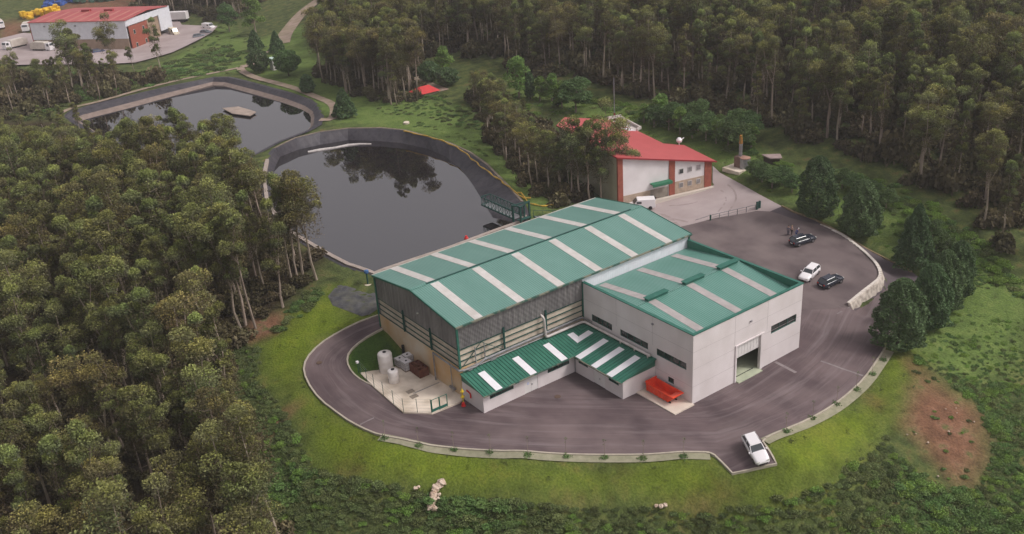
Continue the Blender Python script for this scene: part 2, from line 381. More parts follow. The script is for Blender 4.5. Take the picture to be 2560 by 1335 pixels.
# ------------------------------------------------------------------ plan polygons
rim1 = PW([(690,372),(740,347),(800,332),(870,323),(950,322),(1010,328),(1070,345),(1120,360),(1170,383),(1210,412),(1243,445),(1275,478),(1298,505),(1312,540),
           ('w',34.2,12.6),('w',20,12.4),('w',6.2,12.6),(870,662),(820,636),(765,604),(705,566),(668,505),(660,440),(668,400)])
wat1 = [tuple(un(a, b, 3.0)[:2]) for a, b in [(700,392),(745,374),(800,362),(870,350),(940,352),(1000,357),(1070,372),(1115,392),(1150,420),(1178,455),(1198,487),(1210,510),(1232,545)]]
def inset(poly, d):
    c = np.array(poly); n = len(c); ar = sum(c[i][0]*c[(i+1) % n][1]-c[(i+1) % n][0]*c[i][1] for i in range(n)); s = 1 if ar > 0 else -1
    o = []
    for i in range(n):
        t = c[(i+1) % n]-c[i-1]; t /= np.linalg.norm(t); o.append(tuple(c[i]+s*d*np.array([-t[1], t[0]])))
    return o
ins1 = inset(rim1, 1.3)
wat1 = wat1+ins1[13:]
rim2 = PW([(165,292),(182,276),(300,246),(420,217),(535,194),(570,194),(650,214),(720,233),(770,250),(793,268),(801,290),(795,312),(765,328),(700,352),(620,395),(480,410),(350,390),(235,330)])
mid2 = [tuple(un(a, b, 4.3)[:2]) for a, b in [(182,297),(205,287),(310,260),(425,230),(532,204),(562,205),(640,225),(715,246),(762,264),(782,278),(786,292),(783,312)]]
wat2 = [tuple(un(a, b, 3.6)[:2]) for a, b in [(200,303),(225,295),(325,270),(430,241),(530,213),(557,214),(632,235),(708,257),(752,273),(772,284),(777,294),(776,316)]]
ins2 = inset(rim2, 1.5); mid2 += inset(rim2, .8)[12:]; wat2 += ins2[12:]
road_out = PW([(945,789),(880,813),(820,845),(778,880),(758,915),(766,952),(800,1000),(855,1043),(905,1071),(950,1089),(1050,1111),(1150,1122),(1300,1131),(1500,1138),(1650,1136),(1735,1131),(1772,1132),(1788,1140)])
notch = PW([(1831,1184),(1941,1160),(1907,1104)])
road_out2 = PW([(1914,1096),(1985,1067),(2060,1029),(2110,994),(2160,949),(2195,899),(2212,872),(2240,800),(2285,730),(2308,695)])
lane_out = PW([(2280,672),(2240,648),(2180,618),(2105,580),(2030,547),(1985,531),(1955,516)])
inner_grass = PW([(935,966),(905,952),(880,932),(867,905),(872,880),(905,850),(957,822)])
road_poly = smooth_poly(road_out, False, 1)+notch+smooth_poly(road_out2, False, 1)+PW([(2225,700),(2140,765),(2125,768)])+[(46, -32), (41, -30), (38, -15), (4, -15), (-2, -12)]+smooth_poly(inner_grass, False, 1)+[(.5, -.5)]
wall_line = smooth_poly(PW([(2120,764),(2150,738),(2180,715),(2198,700),(2201,682),(2185,655),(2155,625),(2120,598),(2085,577),(2050,562)]), False, 2)
DIP_SRC = wall_line
upper_poly = PW([(1703,567),(1790,545),(1893,527),(1925,529),(1975,545),(2020,556),(2050,562)])+wall_line[::-1]+[(46, -32.2), (41, -30), (39.5, -20), (39.5, -5)]
lane_poly = [tuple(p) for p in wall_line]+PW([(2050,562),(2020,556),(1975,545),(1925,529),(1900,524)])+lane_out[::-1]+PW([(2285,675),(2308,695),(2225,700),(2140,765)])
lane_poly = PW([(2125,768)])+lane_poly
light_poly = PW([(1703,567),(1790,545),(1893,527),(1925,529),(1955,516),(1900,487),(1850,459),(1800,432),(1782,415)])+[(73.5, 6), (72.9, 5.0), (53.6, 9.8), (50, 9.5), (40, 3), (39.5, -5)]
patch_lawn = PW([(945,795),(880,815),(820,850),(778,885),(745,870),(700,880),(640,900),(700,830),(760,780),(820,770),(870,800)])
lawn_main = PW([(945,800),(820,850),(762,915),(770,960),(860,1050),(1000,1103),(1300,1140),(1700,1145),(1790,1145),(1830,1190),(1945,1165),(1915,1105),(2110,1005),(2215,885),(2275,895),(2300,950),(2270,1030),(2170,1120),(2060,1205),(1900,1250),(1650,1262),(1400,1245),(1100,1225),(950,1195),(830,1170),(780,1080),(730,1010),(680,960),(640,900),(660,860),(740,790),(830,735),(850,790),(930,800)])
lawn_in = PW([(950,812),(905,840),(865,880),(862,915),(890,948),(935,970),(1010,900)])
dirt_zone = PW([(2275,915),(2330,940),(2400,995),(2460,1060),(2485,1150),(2440,1225),(2370,1210),(2310,1150),(2240,1070),(2235,1000)])
dirt2 = PW([(620,850),(640,800),(700,790),(690,830),(640,850)])
dirt3 = PW([(640,1080),(700,1030),(760,1000),(700,1070),(650,1120)])
dirt4 = PW([(1380,1232),(1500,1238),(1750,1258),(1765,1280),(1560,1278),(1400,1264)])
grass_far = PW([(850,310),(700,230),(610,180),(590,150),(640,100),(760,60),(790,140),(850,200),(950,250),(1080,240),(1180,270),(1200,320),(1290,420),(1400,510),(1330,540),(1240,440),(1110,355),(950,320)])
grass_far2 = PW([(1290,230),(1480,230),(1620,290),(1900,370),(2020,430),(2120,430),(2300,520),(2560,700),(2560,900),(2400,1000),(2300,880),(2330,660),(2120,560),(1960,500),(1830,430),(1790,410),(1650,350),(1450,290)])
grass_wh = PW([(470,80),(560,60),(620,100),(620,180),(420,200),(330,215),(330,180),(430,150),(500,105)])
dirt_wh = PW([(0,60),(60,50),(200,0),(330,-20),(420,0),(420,20),(60,60),(60,90),(0,100)])
pave_wh = PW([(-60,170),(-60,115),(60,85),(250,105),(330,70),(440,40),(455,65),(545,68),(530,85),(430,135),(340,160),(230,165),(80,165)])
forest_floor = PW([(815,645),(770,700),(700,765),(640,825),(590,890),(600,1000),(640,1100),(660,1250),(760,1400),(760,1700),(-400,1700),(-900,1000),(-600,330),(0,300),(170,310),(300,370),(560,420),(650,470),(690,560),(760,620)])

DIP = (resample(wall_line, .8), upper_poly)
# ------------------------------------------------------------------ terrain mesh
def axis(lo, a, b, hi, st):
    inner = np.arange(a, b+.01, st); o1 = []; x = a; s = st
    while x > lo: s *= 1.16; x -= s; o1.append(x)
    o2 = []; x = b; s = st
    while x < hi: s *= 1.16; x += s; o2.append(x)
    return np.concatenate([o1[::-1], inner, o2])
ax = axis(-900, -55, 130, 1600, 1.1); ay = axis(-800, -90, 190, 2200, 1.1)
gx, gy = np.meshgrid(ax, ay); g = np.stack([gx.ravel(), gy.ravel()], 1); gz = H(g)
near = (np.abs(g[:, 0]-40) < 200) & (np.abs(g[:, 1]-80) < 300)
idx = np.where(near)[0]; gn = g[idx]
nz = np.zeros(len(g)); 
for a in range(5):   # small unevenness of natural ground
    fq = .12*1.9**a; ph = nr.rand(4)*6.28
    nz += (np.sin(g[:, 0]*fq+g[:, 1]*fq*.6+ph[0])*np.sin(g[:, 1]*fq*.9-g[:, 0]*fq*.4+ph[1]))*.5/1.7**a
def fld(poly, wd, wob=1.2, only=idx):
    s = np.full(len(g), -50.); s[only] = sdist(poly, g[only]); s = s+nz*wob*2
    return np.clip(.5+s/wd/2, 0, 1)
paved = np.zeros(len(g), bool)
for pl in (road_poly, upper_poly, lane_poly, light_poly): paved[idx] |= sdist(pl, gn) > -.6
s_r = np.full(len(g), 50.); 
for pl in (road_poly, upper_poly, lane_poly, light_poly): s_r[idx] = np.minimum(s_r[idx], np.maximum(0, -sdist(pl, gn)))
soft = np.clip(s_r/6, 0, 1)
lawn = np.maximum(fld(lawn_main, 2.5), fld(lawn_in, .5, 0))
z = gz+nz*.22*soft*(1-.75*lawn)-.12*paved
for rim, wz in ((rim1, 3.0), (rim2, 3.6)):
    s = np.full(len(g), -9.); s[idx] = sdist(rim, gn); z = np.where(s > 0.05, np.minimum(z, wz-1.2), z)
nx, ny = len(ax), len(ay)
ii = np.arange(nx*ny).reshape(ny, nx); F = np.stack([ii[:-1, :-1].ravel(), ii[:-1, 1:].ravel(), ii[1:, 1:].ravel(), ii[1:, :-1].ravel()], 1)
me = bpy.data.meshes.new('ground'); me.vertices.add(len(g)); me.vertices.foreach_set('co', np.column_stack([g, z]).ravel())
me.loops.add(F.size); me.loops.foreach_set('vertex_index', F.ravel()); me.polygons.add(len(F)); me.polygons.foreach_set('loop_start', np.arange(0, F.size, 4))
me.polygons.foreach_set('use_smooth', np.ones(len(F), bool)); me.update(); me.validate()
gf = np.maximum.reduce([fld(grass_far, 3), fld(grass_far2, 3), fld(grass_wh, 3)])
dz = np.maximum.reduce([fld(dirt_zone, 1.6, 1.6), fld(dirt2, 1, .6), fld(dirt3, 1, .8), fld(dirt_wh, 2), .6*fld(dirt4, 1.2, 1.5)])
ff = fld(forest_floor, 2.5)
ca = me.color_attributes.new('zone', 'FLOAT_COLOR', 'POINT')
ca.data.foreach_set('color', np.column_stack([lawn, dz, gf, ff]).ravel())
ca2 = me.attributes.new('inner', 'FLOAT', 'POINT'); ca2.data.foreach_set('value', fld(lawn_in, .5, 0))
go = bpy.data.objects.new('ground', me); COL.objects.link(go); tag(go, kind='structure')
gm = bpy.data.materials.new('ground'); gm.use_nodes = True; t = gm.node_tree; n = t.nodes; L = t.links
def gnoise(sc, det=6):
    k = n.new('ShaderNodeTexNoise'); k.inputs['Scale'].default_value = sc; k.inputs['Detail'].default_value = det
    ge = n.new('ShaderNodeNewGeometry'); L.new(ge.outputs['Position'], k.inputs[0]); return k.outputs[0]
def ramp(src, stops):
    r = n.new('ShaderNodeValToRGB'); L.new(src, r.inputs[0]); cr = r.color_ramp
    while len(cr.elements) < len(stops): cr.elements.new(.5)
    for e, (p, c) in zip(cr.elements, stops): e.position = p; e.color = (*c, 1)
    return r.outputs[0]
def gmix(a, b, f):
    x = n.new('ShaderNodeMix'); x.data_type = 'RGBA'; L.new(f, x.inputs[0]); L.new(a, x.inputs[6]); L.new(b, x.inputs[7]); return x.outputs[2]
n1 = gnoise(.12, 7); n2 = gnoise(.5, 8); n3 = gnoise(3.5, 5)
under = ramp(n2, [(.32, (.045, .055, .022)), (.5, (.075, .100, .034)), (.62, (.11, .125, .042)), (.75, (.14, .10, .05))])
lawnc = ramp(n1, [(.30, (.135, .118, .030)), (.40, (.118, .152, .020)), (.55, (.135, .188, .020)), (.70, (.160, .190, .028))])
lawnd = ramp(n2, [(.30, (.60, .62, .6)), (.55, (1, 1, 1)), (.75, (1.22, 1.08, 1.1))])
lm = n.new('ShaderNodeMix'); lm.data_type = 'RGBA'; lm.blend_type = 'MULTIPLY'; lm.inputs[0].default_value = .5; L.new(lawnc, lm.inputs[6]); L.new(lawnd, lm.inputs[7])
innc = ramp(n2, [(.3, (.035, .075, .014)), (.7, (.055, .105, .02))])
dirtc = ramp(n2, [(.3, (.145, .078, .048)), (.5, (.195, .102, .062)), (.60, (.225, .125, .08)), (.66, (.14, .125, .055)), (.74, (.09, .12, .04))])
grassc = ramp(n2, [(.3, (.085, .125, .036)), (.5, (.115, .175, .045)), (.7, (.15, .20, .058))])
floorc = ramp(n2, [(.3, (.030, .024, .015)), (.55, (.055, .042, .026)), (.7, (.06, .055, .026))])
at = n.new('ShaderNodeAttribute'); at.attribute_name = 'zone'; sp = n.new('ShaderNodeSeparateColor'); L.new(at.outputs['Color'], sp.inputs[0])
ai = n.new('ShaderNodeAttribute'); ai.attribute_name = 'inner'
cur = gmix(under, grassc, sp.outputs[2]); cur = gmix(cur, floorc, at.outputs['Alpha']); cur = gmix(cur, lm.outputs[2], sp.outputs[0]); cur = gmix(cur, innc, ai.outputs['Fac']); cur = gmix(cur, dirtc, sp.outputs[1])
sp3 = ramp(n3, [(.30, (.62, .64, .6)), (.5, (1, 1, 1)), (.68, (1.3, 1.25, 1.15))]); lm2 = n.new('ShaderNodeMix'); lm2.data_type = 'RGBA'; lm2.blend_type = 'MULTIPLY'; lm2.inputs[0].default_value = .7; L.new(cur, lm2.inputs[6]); L.new(sp3, lm2.inputs[7]); cur = lm2.outputs[2]
b = n['Principled BSDF']; L.new(cur, b.inputs['Base Color']); b.inputs['Roughness'].default_value = .95; b.inputs['Specular IOR Level'].default_value = .1
bp = n.new('ShaderNodeBump'); bp.inputs['Strength'].default_value = .6; bp.inputs['Distance'].default_value = .25; L.new(n3, bp.inputs['Height']); L.new(bp.outputs[0], b.inputs['Normal'])
me.materials.append(gm)

# ------------------------------------------------------------------ paved surfaces
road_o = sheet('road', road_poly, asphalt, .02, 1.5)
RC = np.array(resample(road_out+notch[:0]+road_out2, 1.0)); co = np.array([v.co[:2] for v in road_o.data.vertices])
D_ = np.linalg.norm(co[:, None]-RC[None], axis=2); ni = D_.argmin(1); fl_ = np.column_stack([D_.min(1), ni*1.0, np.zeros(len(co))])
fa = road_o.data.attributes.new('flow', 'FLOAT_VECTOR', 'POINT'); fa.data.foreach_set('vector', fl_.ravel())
t = asphalt.node_tree; n = t.nodes; L = t.links; fn = n.new('ShaderNodeAttribute'); fn.attribute_name = 'flow'; b = n['Principled BSDF']; src = b.inputs['Base Color'].links[0].from_socket
for sc_, str_, lo, hi, colr, fac in ((1.0, (.9, .06, 1), .50, .75, (.27, .225, .225), .55), (1.0, (2.6, .04, 1), .54, .72, (.055, .042, .047), .4), (1.0, (5, .12, 1), .55, .75, (.24, .2, .2), .35)):
    mp = n.new('ShaderNodeMapping'); mp.inputs['Scale'].default_value = str_; L.new(fn.outputs['Vector'], mp.inputs[0]); k = n.new('ShaderNodeTexNoise'); k.inputs['Scale'].default_value = sc_; k.inputs['Detail'].default_value = 9; k.inputs['Roughness'].default_value = .62; k.inputs['Distortion'].default_value = .5; L.new(mp.outputs[0], k.inputs[0])
    rr_ = n.new('ShaderNodeMapRange'); rr_.inputs[1].default_value = lo; rr_.inputs[2].default_value = hi; rr_.inputs[4].default_value = fac; L.new(k.outputs[0], rr_.inputs[0])
    x = n.new('ShaderNodeMix'); x.data_type = 'RGBA'; L.new(rr_.outputs[0], x.inputs[0]); L.new(src, x.inputs[6]); x.inputs[7].default_value = (*colr, 1); src = x.outputs[2]
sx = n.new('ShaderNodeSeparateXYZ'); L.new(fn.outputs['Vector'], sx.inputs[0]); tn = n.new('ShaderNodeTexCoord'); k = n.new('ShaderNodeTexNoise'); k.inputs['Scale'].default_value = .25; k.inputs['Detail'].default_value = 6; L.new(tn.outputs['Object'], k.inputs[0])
ma = n.new('ShaderNodeMath'); ma.operation = 'MULTIPLY_ADD'; ma.inputs[1].default_value = 16; L.new(k.outputs[0], ma.inputs[0]); L.new(sx.outputs[0], ma.inputs[2])   # asphalt colour turns darker with distance from the kerb, edge broken by noise
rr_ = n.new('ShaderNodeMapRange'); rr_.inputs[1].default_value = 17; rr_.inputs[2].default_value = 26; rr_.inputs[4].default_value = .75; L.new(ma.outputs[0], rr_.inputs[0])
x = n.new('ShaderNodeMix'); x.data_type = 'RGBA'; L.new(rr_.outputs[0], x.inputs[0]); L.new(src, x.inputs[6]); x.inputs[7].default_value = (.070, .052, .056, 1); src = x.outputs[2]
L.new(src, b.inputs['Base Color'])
sheet('upper_yard', upper_poly, asphalt_up, .024)
sheet('lane', lane_poly, asphalt_new, .016)
sheet('pale_yard', light_poly, conc_yard, .028)
sheet('depot_yard', pave_wh, conc_yard, .5, 4)
ribbon('road_seam', resample(PW([(2122,766)])+[(46, -32.1), (41.2, -30)], .7), .9, asphalt_up, .045)
ribbon('kerb', resample(smooth_poly(road_out, False, 1), 1), .22, kerb_m, .02, .12)
ribbon('kerb', resample([road_out[-1]]+notch+[road_out2[0]], 1), .2, kerb_m, .02, .06)
ribbon('kerb', resample(smooth_poly(road_out2, False, 1), 1), .22, kerb_m, .02, .12)
ribbon('kerb', resample(smooth_poly(inner_grass, False, 1), 1), .2, kerb_m, .02, .10)
ribbon('kerb', resample(lane_out, 1), .3, M('weedy lane edge', (.30, .22, .13), (.2, .16, .08), 1.5, .9), .0, .15)
wa = PW([(940,1096),(1050,1121),(1150,1133),(1300,1143),(1500,1149),(1650,1147),(1735,1141),(1770,1139)])
ko = smooth_poly(road_out, False, 1); ko = [p for p in ko if p[0] > -9.8 and p[1] < -30]
ribbon('walkway', resample(smooth_poly(PW([(950,1093),(1050,1117),(1150,1129),(1300,1139),(1500,1145.5),(1650,1143.5),(1735,1138),(1775,1139)]), False, 1), 1), 1.25, walk_m, .06)
ribbon('walkway', resample(smooth_poly(PW([(1912,1104),(1988,1074),(2065,1036),(2119,1000),(2170,954),(2205,903),(2222,877)]), False, 1), 1), 1.35, walk_m, .06)
for ln, wd in (([(800,300),(835,300),(838,262),(790,243),(740,222),(690,208),(640,196),(605,180),(600,168)], 2.2), ([(600,168),(625,165),(640,150),(660,130)], 3.5), ([(600,170),(540,182),(450,200),(350,225),(250,255),(180,270),(150,285)], 1.8),
               ([(705,110),(712,85),(735,55),(760,28),(790,5),(830,-20)], 5), ([(1035,195),(1075,215),(1110,228)], 3)):
    ribbon('path', resample(smooth_poly(PW(ln), False, 2), 2), wd, track_m, .16)
# tyre marks / seams
seam = M('asphalt seam', (.27, .235, .23), (.2, .17, .17), 1, .9)
for ln, wd in (([(2052,903),(2105,922),(2158,940)], .28), ([(1938,905),(1990,932)], .45), ([(900,1062),(935,1045)], .2), ([(2093,785),(2126,768)], .25)):
    ribbon('road_seam', resample(PW(ln), 1), wd, seam, .035)

mark = M('tyre mark', (.27, .22, .21), (.33, .275, .265), .7, .9)
for ln, wd in (([(1800,450),(1835,472),(1843,500),(1822,528)], .35), ([(1785,462),(1812,482),(1816,505),(1795,530)], .3), ([(1640,541),(1690,548),(1720,556)], .5), ([(1650,530),(1675,548),(1695,566)], 1.0), ([(1760,500),(1720,512),(1670,515)], .3)):
    ribbon('tyre_mark', resample(smooth_poly(PW(ln), False, 2), 1), wd, mark, .034)
# ------------------------------------------------------------------ ponds
def liner(name, rim, mid, zmid, mat, lip=.9, rimz=None):
    n = len(rim); out = inset(rim, -lip); zr = H(rim)+.07; zo = H(out)+.05; mb = MB()
    if rimz is not None: zr = np.full(n, rimz)
    for i in range(n): mb.v += [(*out[i], zo[i]), (*rim[i], zr[i]), (*mid[i], zmid)]
    for i in range(n):
        a = 3*i; c = 3*((i+1) % n)
        if rimz is None: mb.f.append((a, a+1, c+1, c))
        mb.f.append((a+1, a+2, c+2, c+1))
    o = mb.build(name, mat); tag(o, kind='structure')
    if sum(p.normal.z for p in o.data.polygons) < 0: o.data.flip_normals()
    return o
def out_inset(poly, d, z0, z1): # extend a shore below the water
    return inset(poly, d)
def dens(p, q, r=None, k=3):
    A, B, C = [], [], []
    n = len(p)
    for i in range(n):
        for t in range(k):
            f = t/k
            for src, dst in ((p, A), (q, B)) if r is None else ((p, A), (q, B), (r, C)): 
                a = np.array(src[i]); b = np.array(src[(i+1) % n]); dst.append(tuple(a*(1-f)+b*f))
    return (A, B) if r is None else (A, B, C)
r1, w1 = dens(rim1, wat1)
l1 = [tuple(np.array(a)*1.08-np.array(b)*.08) for a, b in zip(w1, r1)]
liner('pond_bank', r1, l1, 2.85, liner_m)
r2, m2, w2 = dens(rim2, mid2, wat2)
liner('pond_bank', r2, m2, 4.25, liner_m)
l2 = [tuple(np.array(a)*1.2-np.array(b)*.2) for a, b in zip(w2, m2)]
liner('pond_shore', m2, l2, 3.45, tan_ring, rimz=4.26)
for nm, pl, zz in (('pond_water', w1, 3.0), ('pond_water', w2, 3.6)):
    wm = bpy.data.materials.new('dark pond water'); wm.use_nodes = True; b = wm.node_tree.nodes['Principled BSDF']
    b.inputs['Base Color'].default_value = (.012, .010, .012, 1); b.inputs['Roughness'].default_value = .012; b.inputs['IOR'].default_value = 2.6
    nz_ = wm.node_tree.nodes.new('ShaderNodeTexNoise'); nz_.inputs['Scale'].default_value = .8; tcn = wm.node_tree.nodes.new('ShaderNodeTexCoord')
    bpn = wm.node_tree.nodes.new('ShaderNodeBump'); bpn.inputs['Strength'].default_value = .02; bpn.inputs['Distance'].default_value = .02
    wm.node_tree.links.new(tcn.outputs['Object'], nz_.inputs[0]); wm.node_tree.links.new(nz_.outputs[0], bpn.inputs['Height']); wm.node_tree.links.new(bpn.outputs[0], b.inputs['Normal'])
    sheet(nm, inset(pl, -.25), wm, 0, 4, z=zz)
# pale concrete lip on the near and left side of the first pond
ribbon('pond_kerb', resample([rim1[i] for i in range(13, 24)], 1.2), .7, pale_edge, .12, .1)
ribbon('pond_kerb', resample([rim1[i] for i in range(0, 13)], 1.2), .45, M('dusty rim', (.26, .21, .17), (.17, .14, .1), 1, .9), .1, .05, side=.5)

# ================================================================== main shed
shed = thing('processing_shed', 'long green-roofed shed with grey sheet cladding above a stained concrete base', 'shed', (20, -10, 0))
GE, RZ, EZ = .35, 11.72, 10.3     # eave overhang, ridge and eave heights
W2 = 10.25
def roof_z(y): return RZ-(RZ-EZ)*abs(y+10)/W2
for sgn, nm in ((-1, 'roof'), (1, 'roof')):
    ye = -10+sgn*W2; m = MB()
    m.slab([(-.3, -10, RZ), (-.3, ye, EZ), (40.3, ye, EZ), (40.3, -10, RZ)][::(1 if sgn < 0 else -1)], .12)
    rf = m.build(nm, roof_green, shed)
    for k in range(6):
        xc = 3.2+6.54*k; q = MB()
        q.slab([(xc-.62, -10+sgn*.35, roof_z(-10+sgn*.35)+.035), (xc-.62, ye, EZ+.035), (xc+.62, ye, EZ+.035), (xc+.62, -10+sgn*.35, roof_z(-10+sgn*.35)+.035)][::(1 if sgn < 0 else -1)], .03)
        q.build('skylight', skylight, rf)
m = MB(); m.bar((2.2, -10, RZ+.06), (38.1, -10, RZ+.06), .22, .12); m.build('ridge_vent', steel_green, shed)
for xa_, xb_ in ((-.3, 2.2), (38.1, 40.3)): m = MB(); m.bar((xa_, -10, RZ+.03), (xb_, -10, RZ+.03), .5, .05); m.build('ridge_cap', roof_green2, shed)
for a, b2 in (((-.33, -20.25), (-.33, .25)), ((40.33, -20.25), (40.33, .25))):
    m = MB(); x = a[0]; m.bar((x, a[1], EZ-.06), (x, -10, RZ-.06), .08, .26); m.bar((x, -10, RZ-.06), (x, b2[1], EZ-.06), .08, .26); m.build('verge_trim', trim_green, shed)
gut = M('stained gutter', (.20, .20, .15), (.035, .10, .075), .9, .7, sharp=(.45, .55))
m = MB(); m.bar((-.3, -20.36, EZ-.1), (40.3, -20.36, EZ-.1), .2, .2); m.build('gutter', gut, shed)
m = MB(); m.bar((-.3, .36, EZ-.1), (40.3, .36, EZ-.1), .2, .2); m.build('gutter', white_trim, shed)
# cladding
CB = 6.95
m = MB(); m.add([(0, -20, CB), (0, 0, CB-.1), (0, 0, EZ-.1), (0, -10, RZ-.15), (0, -20, EZ-.1), (.12, -20, CB), (.12, 0, CB-.1), (.12, 0, EZ-.1), (.12, -10, RZ-.15), (.12, -20, EZ-.1)],
      [(0, 1, 2, 3, 4)[::-1], (5, 6, 7, 8, 9), (0, 5, 6, 1), (0, 4, 9, 5), (1, 6, 7, 2)]); m.build('gable_cladding', clad_grey, shed)
m = MB(); m.box(.13, 20, -20, -19.88, CB, EZ-.13)
for i in range(78): m.box(.2+i*.255, .26+i*.255, -20.045, -20.001, CB, EZ-.14)
m.build('side_cladding', clad_grey, shed)
m = MB(); m.box(20.02, 40, -20, -19.88, 7.9, EZ-.13); m.build('upper_wall', white_clad, shed)
m = MB(); m.box(0, 40, -.12, 0, 2, EZ-.13); m.box(39.9, 40.02, -20, -.13, 0, EZ-.13); m.build('rear_cladding', clad_grey, shed)
# concrete base and inset beige panels
m = MB(); m.box(-.05, .3, -20.05, 0, -1, 4.35); m.box(.31, 20, -20.05, -19.75, -1, 4.35); m.box(.31, 40, -.3, 0, -.5, 4.4); m.build('concrete_base', concrete_wall, shed)
m = MB()
for i in range(4):
    z0 = 4.36+i*.66; m.box(.18, .24, -19.95, -.05, z0, z0+.63); m.box(.25, 19.95, -19.84, -19.78, z0, z0+.63)
m.build('beige_panels', beige_panel, shed)
for i in range(4):
    zz = 4.42+i*.8
    m = MB(); m.bar((.03, -19.9, zz), (.03, -.1, zz), .09, .11); m.build('rail', steel_green, shed)
    m = MB(); m.bar((.1, -19.96, zz), (19.9, -19.96, zz), .09, .11); m.build('rail', steel_green, shed)
for y in (-6.9, -13.6):
    m = MB(); m.bar((-.06, y, 4.36), (-.06, y, 7.5), .28, .1, up=(0, 1, 0)); m.bar((-.02, y, 4.36), (-.02, y, 7.5), .1, .26, up=(0, 1, 0)); m.build('column', steel_green, shed)
for x in (6.8, 13.6):
    m = MB(); m.bar((x, -20.12, 4.36), (x, -20.12, 7.6), .28, .1, up=(0, 1, 0)); m.bar((x, -20.08, 4.36), (x, -20.08, 7.6), .1, .28, up=(0, 1, 0)); m.build('column', steel_green, shed)
for x, y, z0, w_ in ((-.06, -20.1, 4.36, .24), (-.06, .06, 2.4, .22), (40.05, -20.1, 8, .2)):
    m = MB(); m.bar((x, y, z0), (x, y, EZ-.1), w_, w_); m.build('corner_post', trim_green, shed)
for a, b2 in (((.3, 4.5), (3.3, 6.9)), ((3.3, 6.9), (6.6, 4.5))):
    m = MB(); m.bar((a[0], -20.14, a[1]), (b2[0], -20.14, b2[1]), .07); m.build('brace', steel_green, shed)
for x in (2.3, 3.7):
    m = MB(); m.bar((x, -20.16, 4.3), (x, -20.16, 6.6), .11); m.build('strut', pipe_grey, shed)
m = MB(); m.lathe((-.12, -11, 8.6), [(.12, 0), (.16, .1), (.05, .2)], 8); m.build('wall_lamp', light_m, shed)

# ================================================================== annex
ann = thing('annex_hall', 'white box-shaped hall with recessed green roof, three ridge vents and half-open shutter', 'hall', (30, -30, 0))
T = 9.4; t_ = .3
m = MB()
wins20 = [(-25.75, -21.75, 4.35, 5.35), (-32.4, -27.3, 4.32, 5.28), (-38.95, -33.9, 4.25, 5.22), (-36.9, -35.9, 1.3, 2.1)]
def wall_x(mb, x0, x1, y0, y1, z0, z1, holes): # wall normal to x with rectangular holes (ya,yb,za,zb)
    ys = sorted({y0, y1, *[h[0] for h in holes], *[h[1] for h in holes]}); zs = sorted({z0, z1, *[h[2] for h in holes], *[h[3] for h in holes]})
    for a, b3 in zip(ys[:-1], ys[1:]):
        run = None
        for c, d in zip(zs[:-1], zs[1:]):
            if any(h[0] <= a and b3 <= h[1] and h[2] <= c and d <= h[3] for h in holes):
                if run is not None: mb.box(x0, x1, a, b3, run, c); run = None
            elif run is None: run = c
        if run is not None: mb.box(x0, x1, a, b3, run, z1)
def wall_y(mb, y0, y1, x0, x1, z0, z1, holes):
    q = MB(); wall_x(q, y0, y1, x0, x1, z0, z1, holes); mb.add([(a[1], a[0], a[2]) for a in q.v], [f[::-1] for f in q.f])
wall_x(m, 20, 20+t_, -40, -20.1, -.6, T, wins20)
door = (27.65, 32.6, -.6, 5.0); win40 = (34.1, 39.05, 4.25, 5.4)
q = MB(); wall_y(m, -40.001, -39.7, 20.001, 40, -.6, T-.001, [door, win40])
m.box(39.7, 40.001, -39.7, -20.1, -.6, T-.002); m.build('wall', precast, ann)
# panel joints, 6 mm grooves drawn as thin dark strips
m = MB()
for zz in (2.35, 4.75, 7.1):
    m.box(19.992, 20.0, -39.95, -20.15, zz-.015, zz+.015) if zz != 4.75 else None
    m.box(20.05, 27.5, -40.009, -40.001, zz-.015, zz+.015); m.box(32.8, 39.95, -40.009, -40.001, zz-.015, zz+.015)
m.box(27.5, 32.8, -40.009, -40.001, 7.085, 7.115)
for yy in (-26.6, -33.2): m.box(19.991, 19.9995, yy-.015, yy+.015, 5.4, T-.1)
for xx in (27.3, 33.3): m.box(xx-.015, xx+.015, -40.010, -40.002, 5.1, T-.1)
m.build('panel_joints', precast_seam, ann)
# roof
RY, ER, RR = -29.7, 8.25, 9.32
def az_(y): return RR-(RR-ER)*abs(y-RY)/((RY+39.7) if y < RY else (-20.1-RY))
for ye in (-39.7, -20.1):
    s = 1 if ye < RY else -1
    m = MB(); m.slab([(20.3, RY, RR), (20.3, ye, ER), (39.7, ye, ER), (39.7, RY, RR)][::s], .1); rf = m.build('roof', roof_green2, ann)
    for xc in (23.0, 29.8, 36.4):
        q = MB(); y0 = RY-s*.3; y1 = ye+s*.5; q.slab([(xc-.62, y0, az_(y0)+.03), (xc-.62, y1, az_(y1)+.03), (xc+.62, y1, az_(y1)+.03), (xc+.62, y0, az_(y0)+.03)][::s], .025); q.build('skylight', skylight_dirty, rf)
m = MB(); m.bar((20.3, RY, RR+.03), (39.7, RY, RR+.03), .45, .06); m.build('ridge_cap', roof_green, ann)
for xc in (24.1, 30.8, 37.3):
    m = MB(); m.box(xc-1.75, xc+1.75, RY-.28, RY+.28, RR, RR+.28); m.box(xc-1.85, xc+1.85, RY-.45, RY+.45, RR+.38, RR+.44)
    for a in (-1.6, 0, 1.6): m.box(xc+a-.04, xc+a+.04, RY-.25, RY+.25, RR+.28, RR+.38)
    m.build('ridge_vent', trim_green, ann)
m = MB(); m.box(19.93, 20.37, -40.07, -20.1, T, T+.1); m.box(20.37, 40.07, -40.07, -39.63, T, T+.1); m.box(39.63, 40.07, -39.63, -20.1, T, T+.1); m.build('parapet_cap', trim_green, ann)
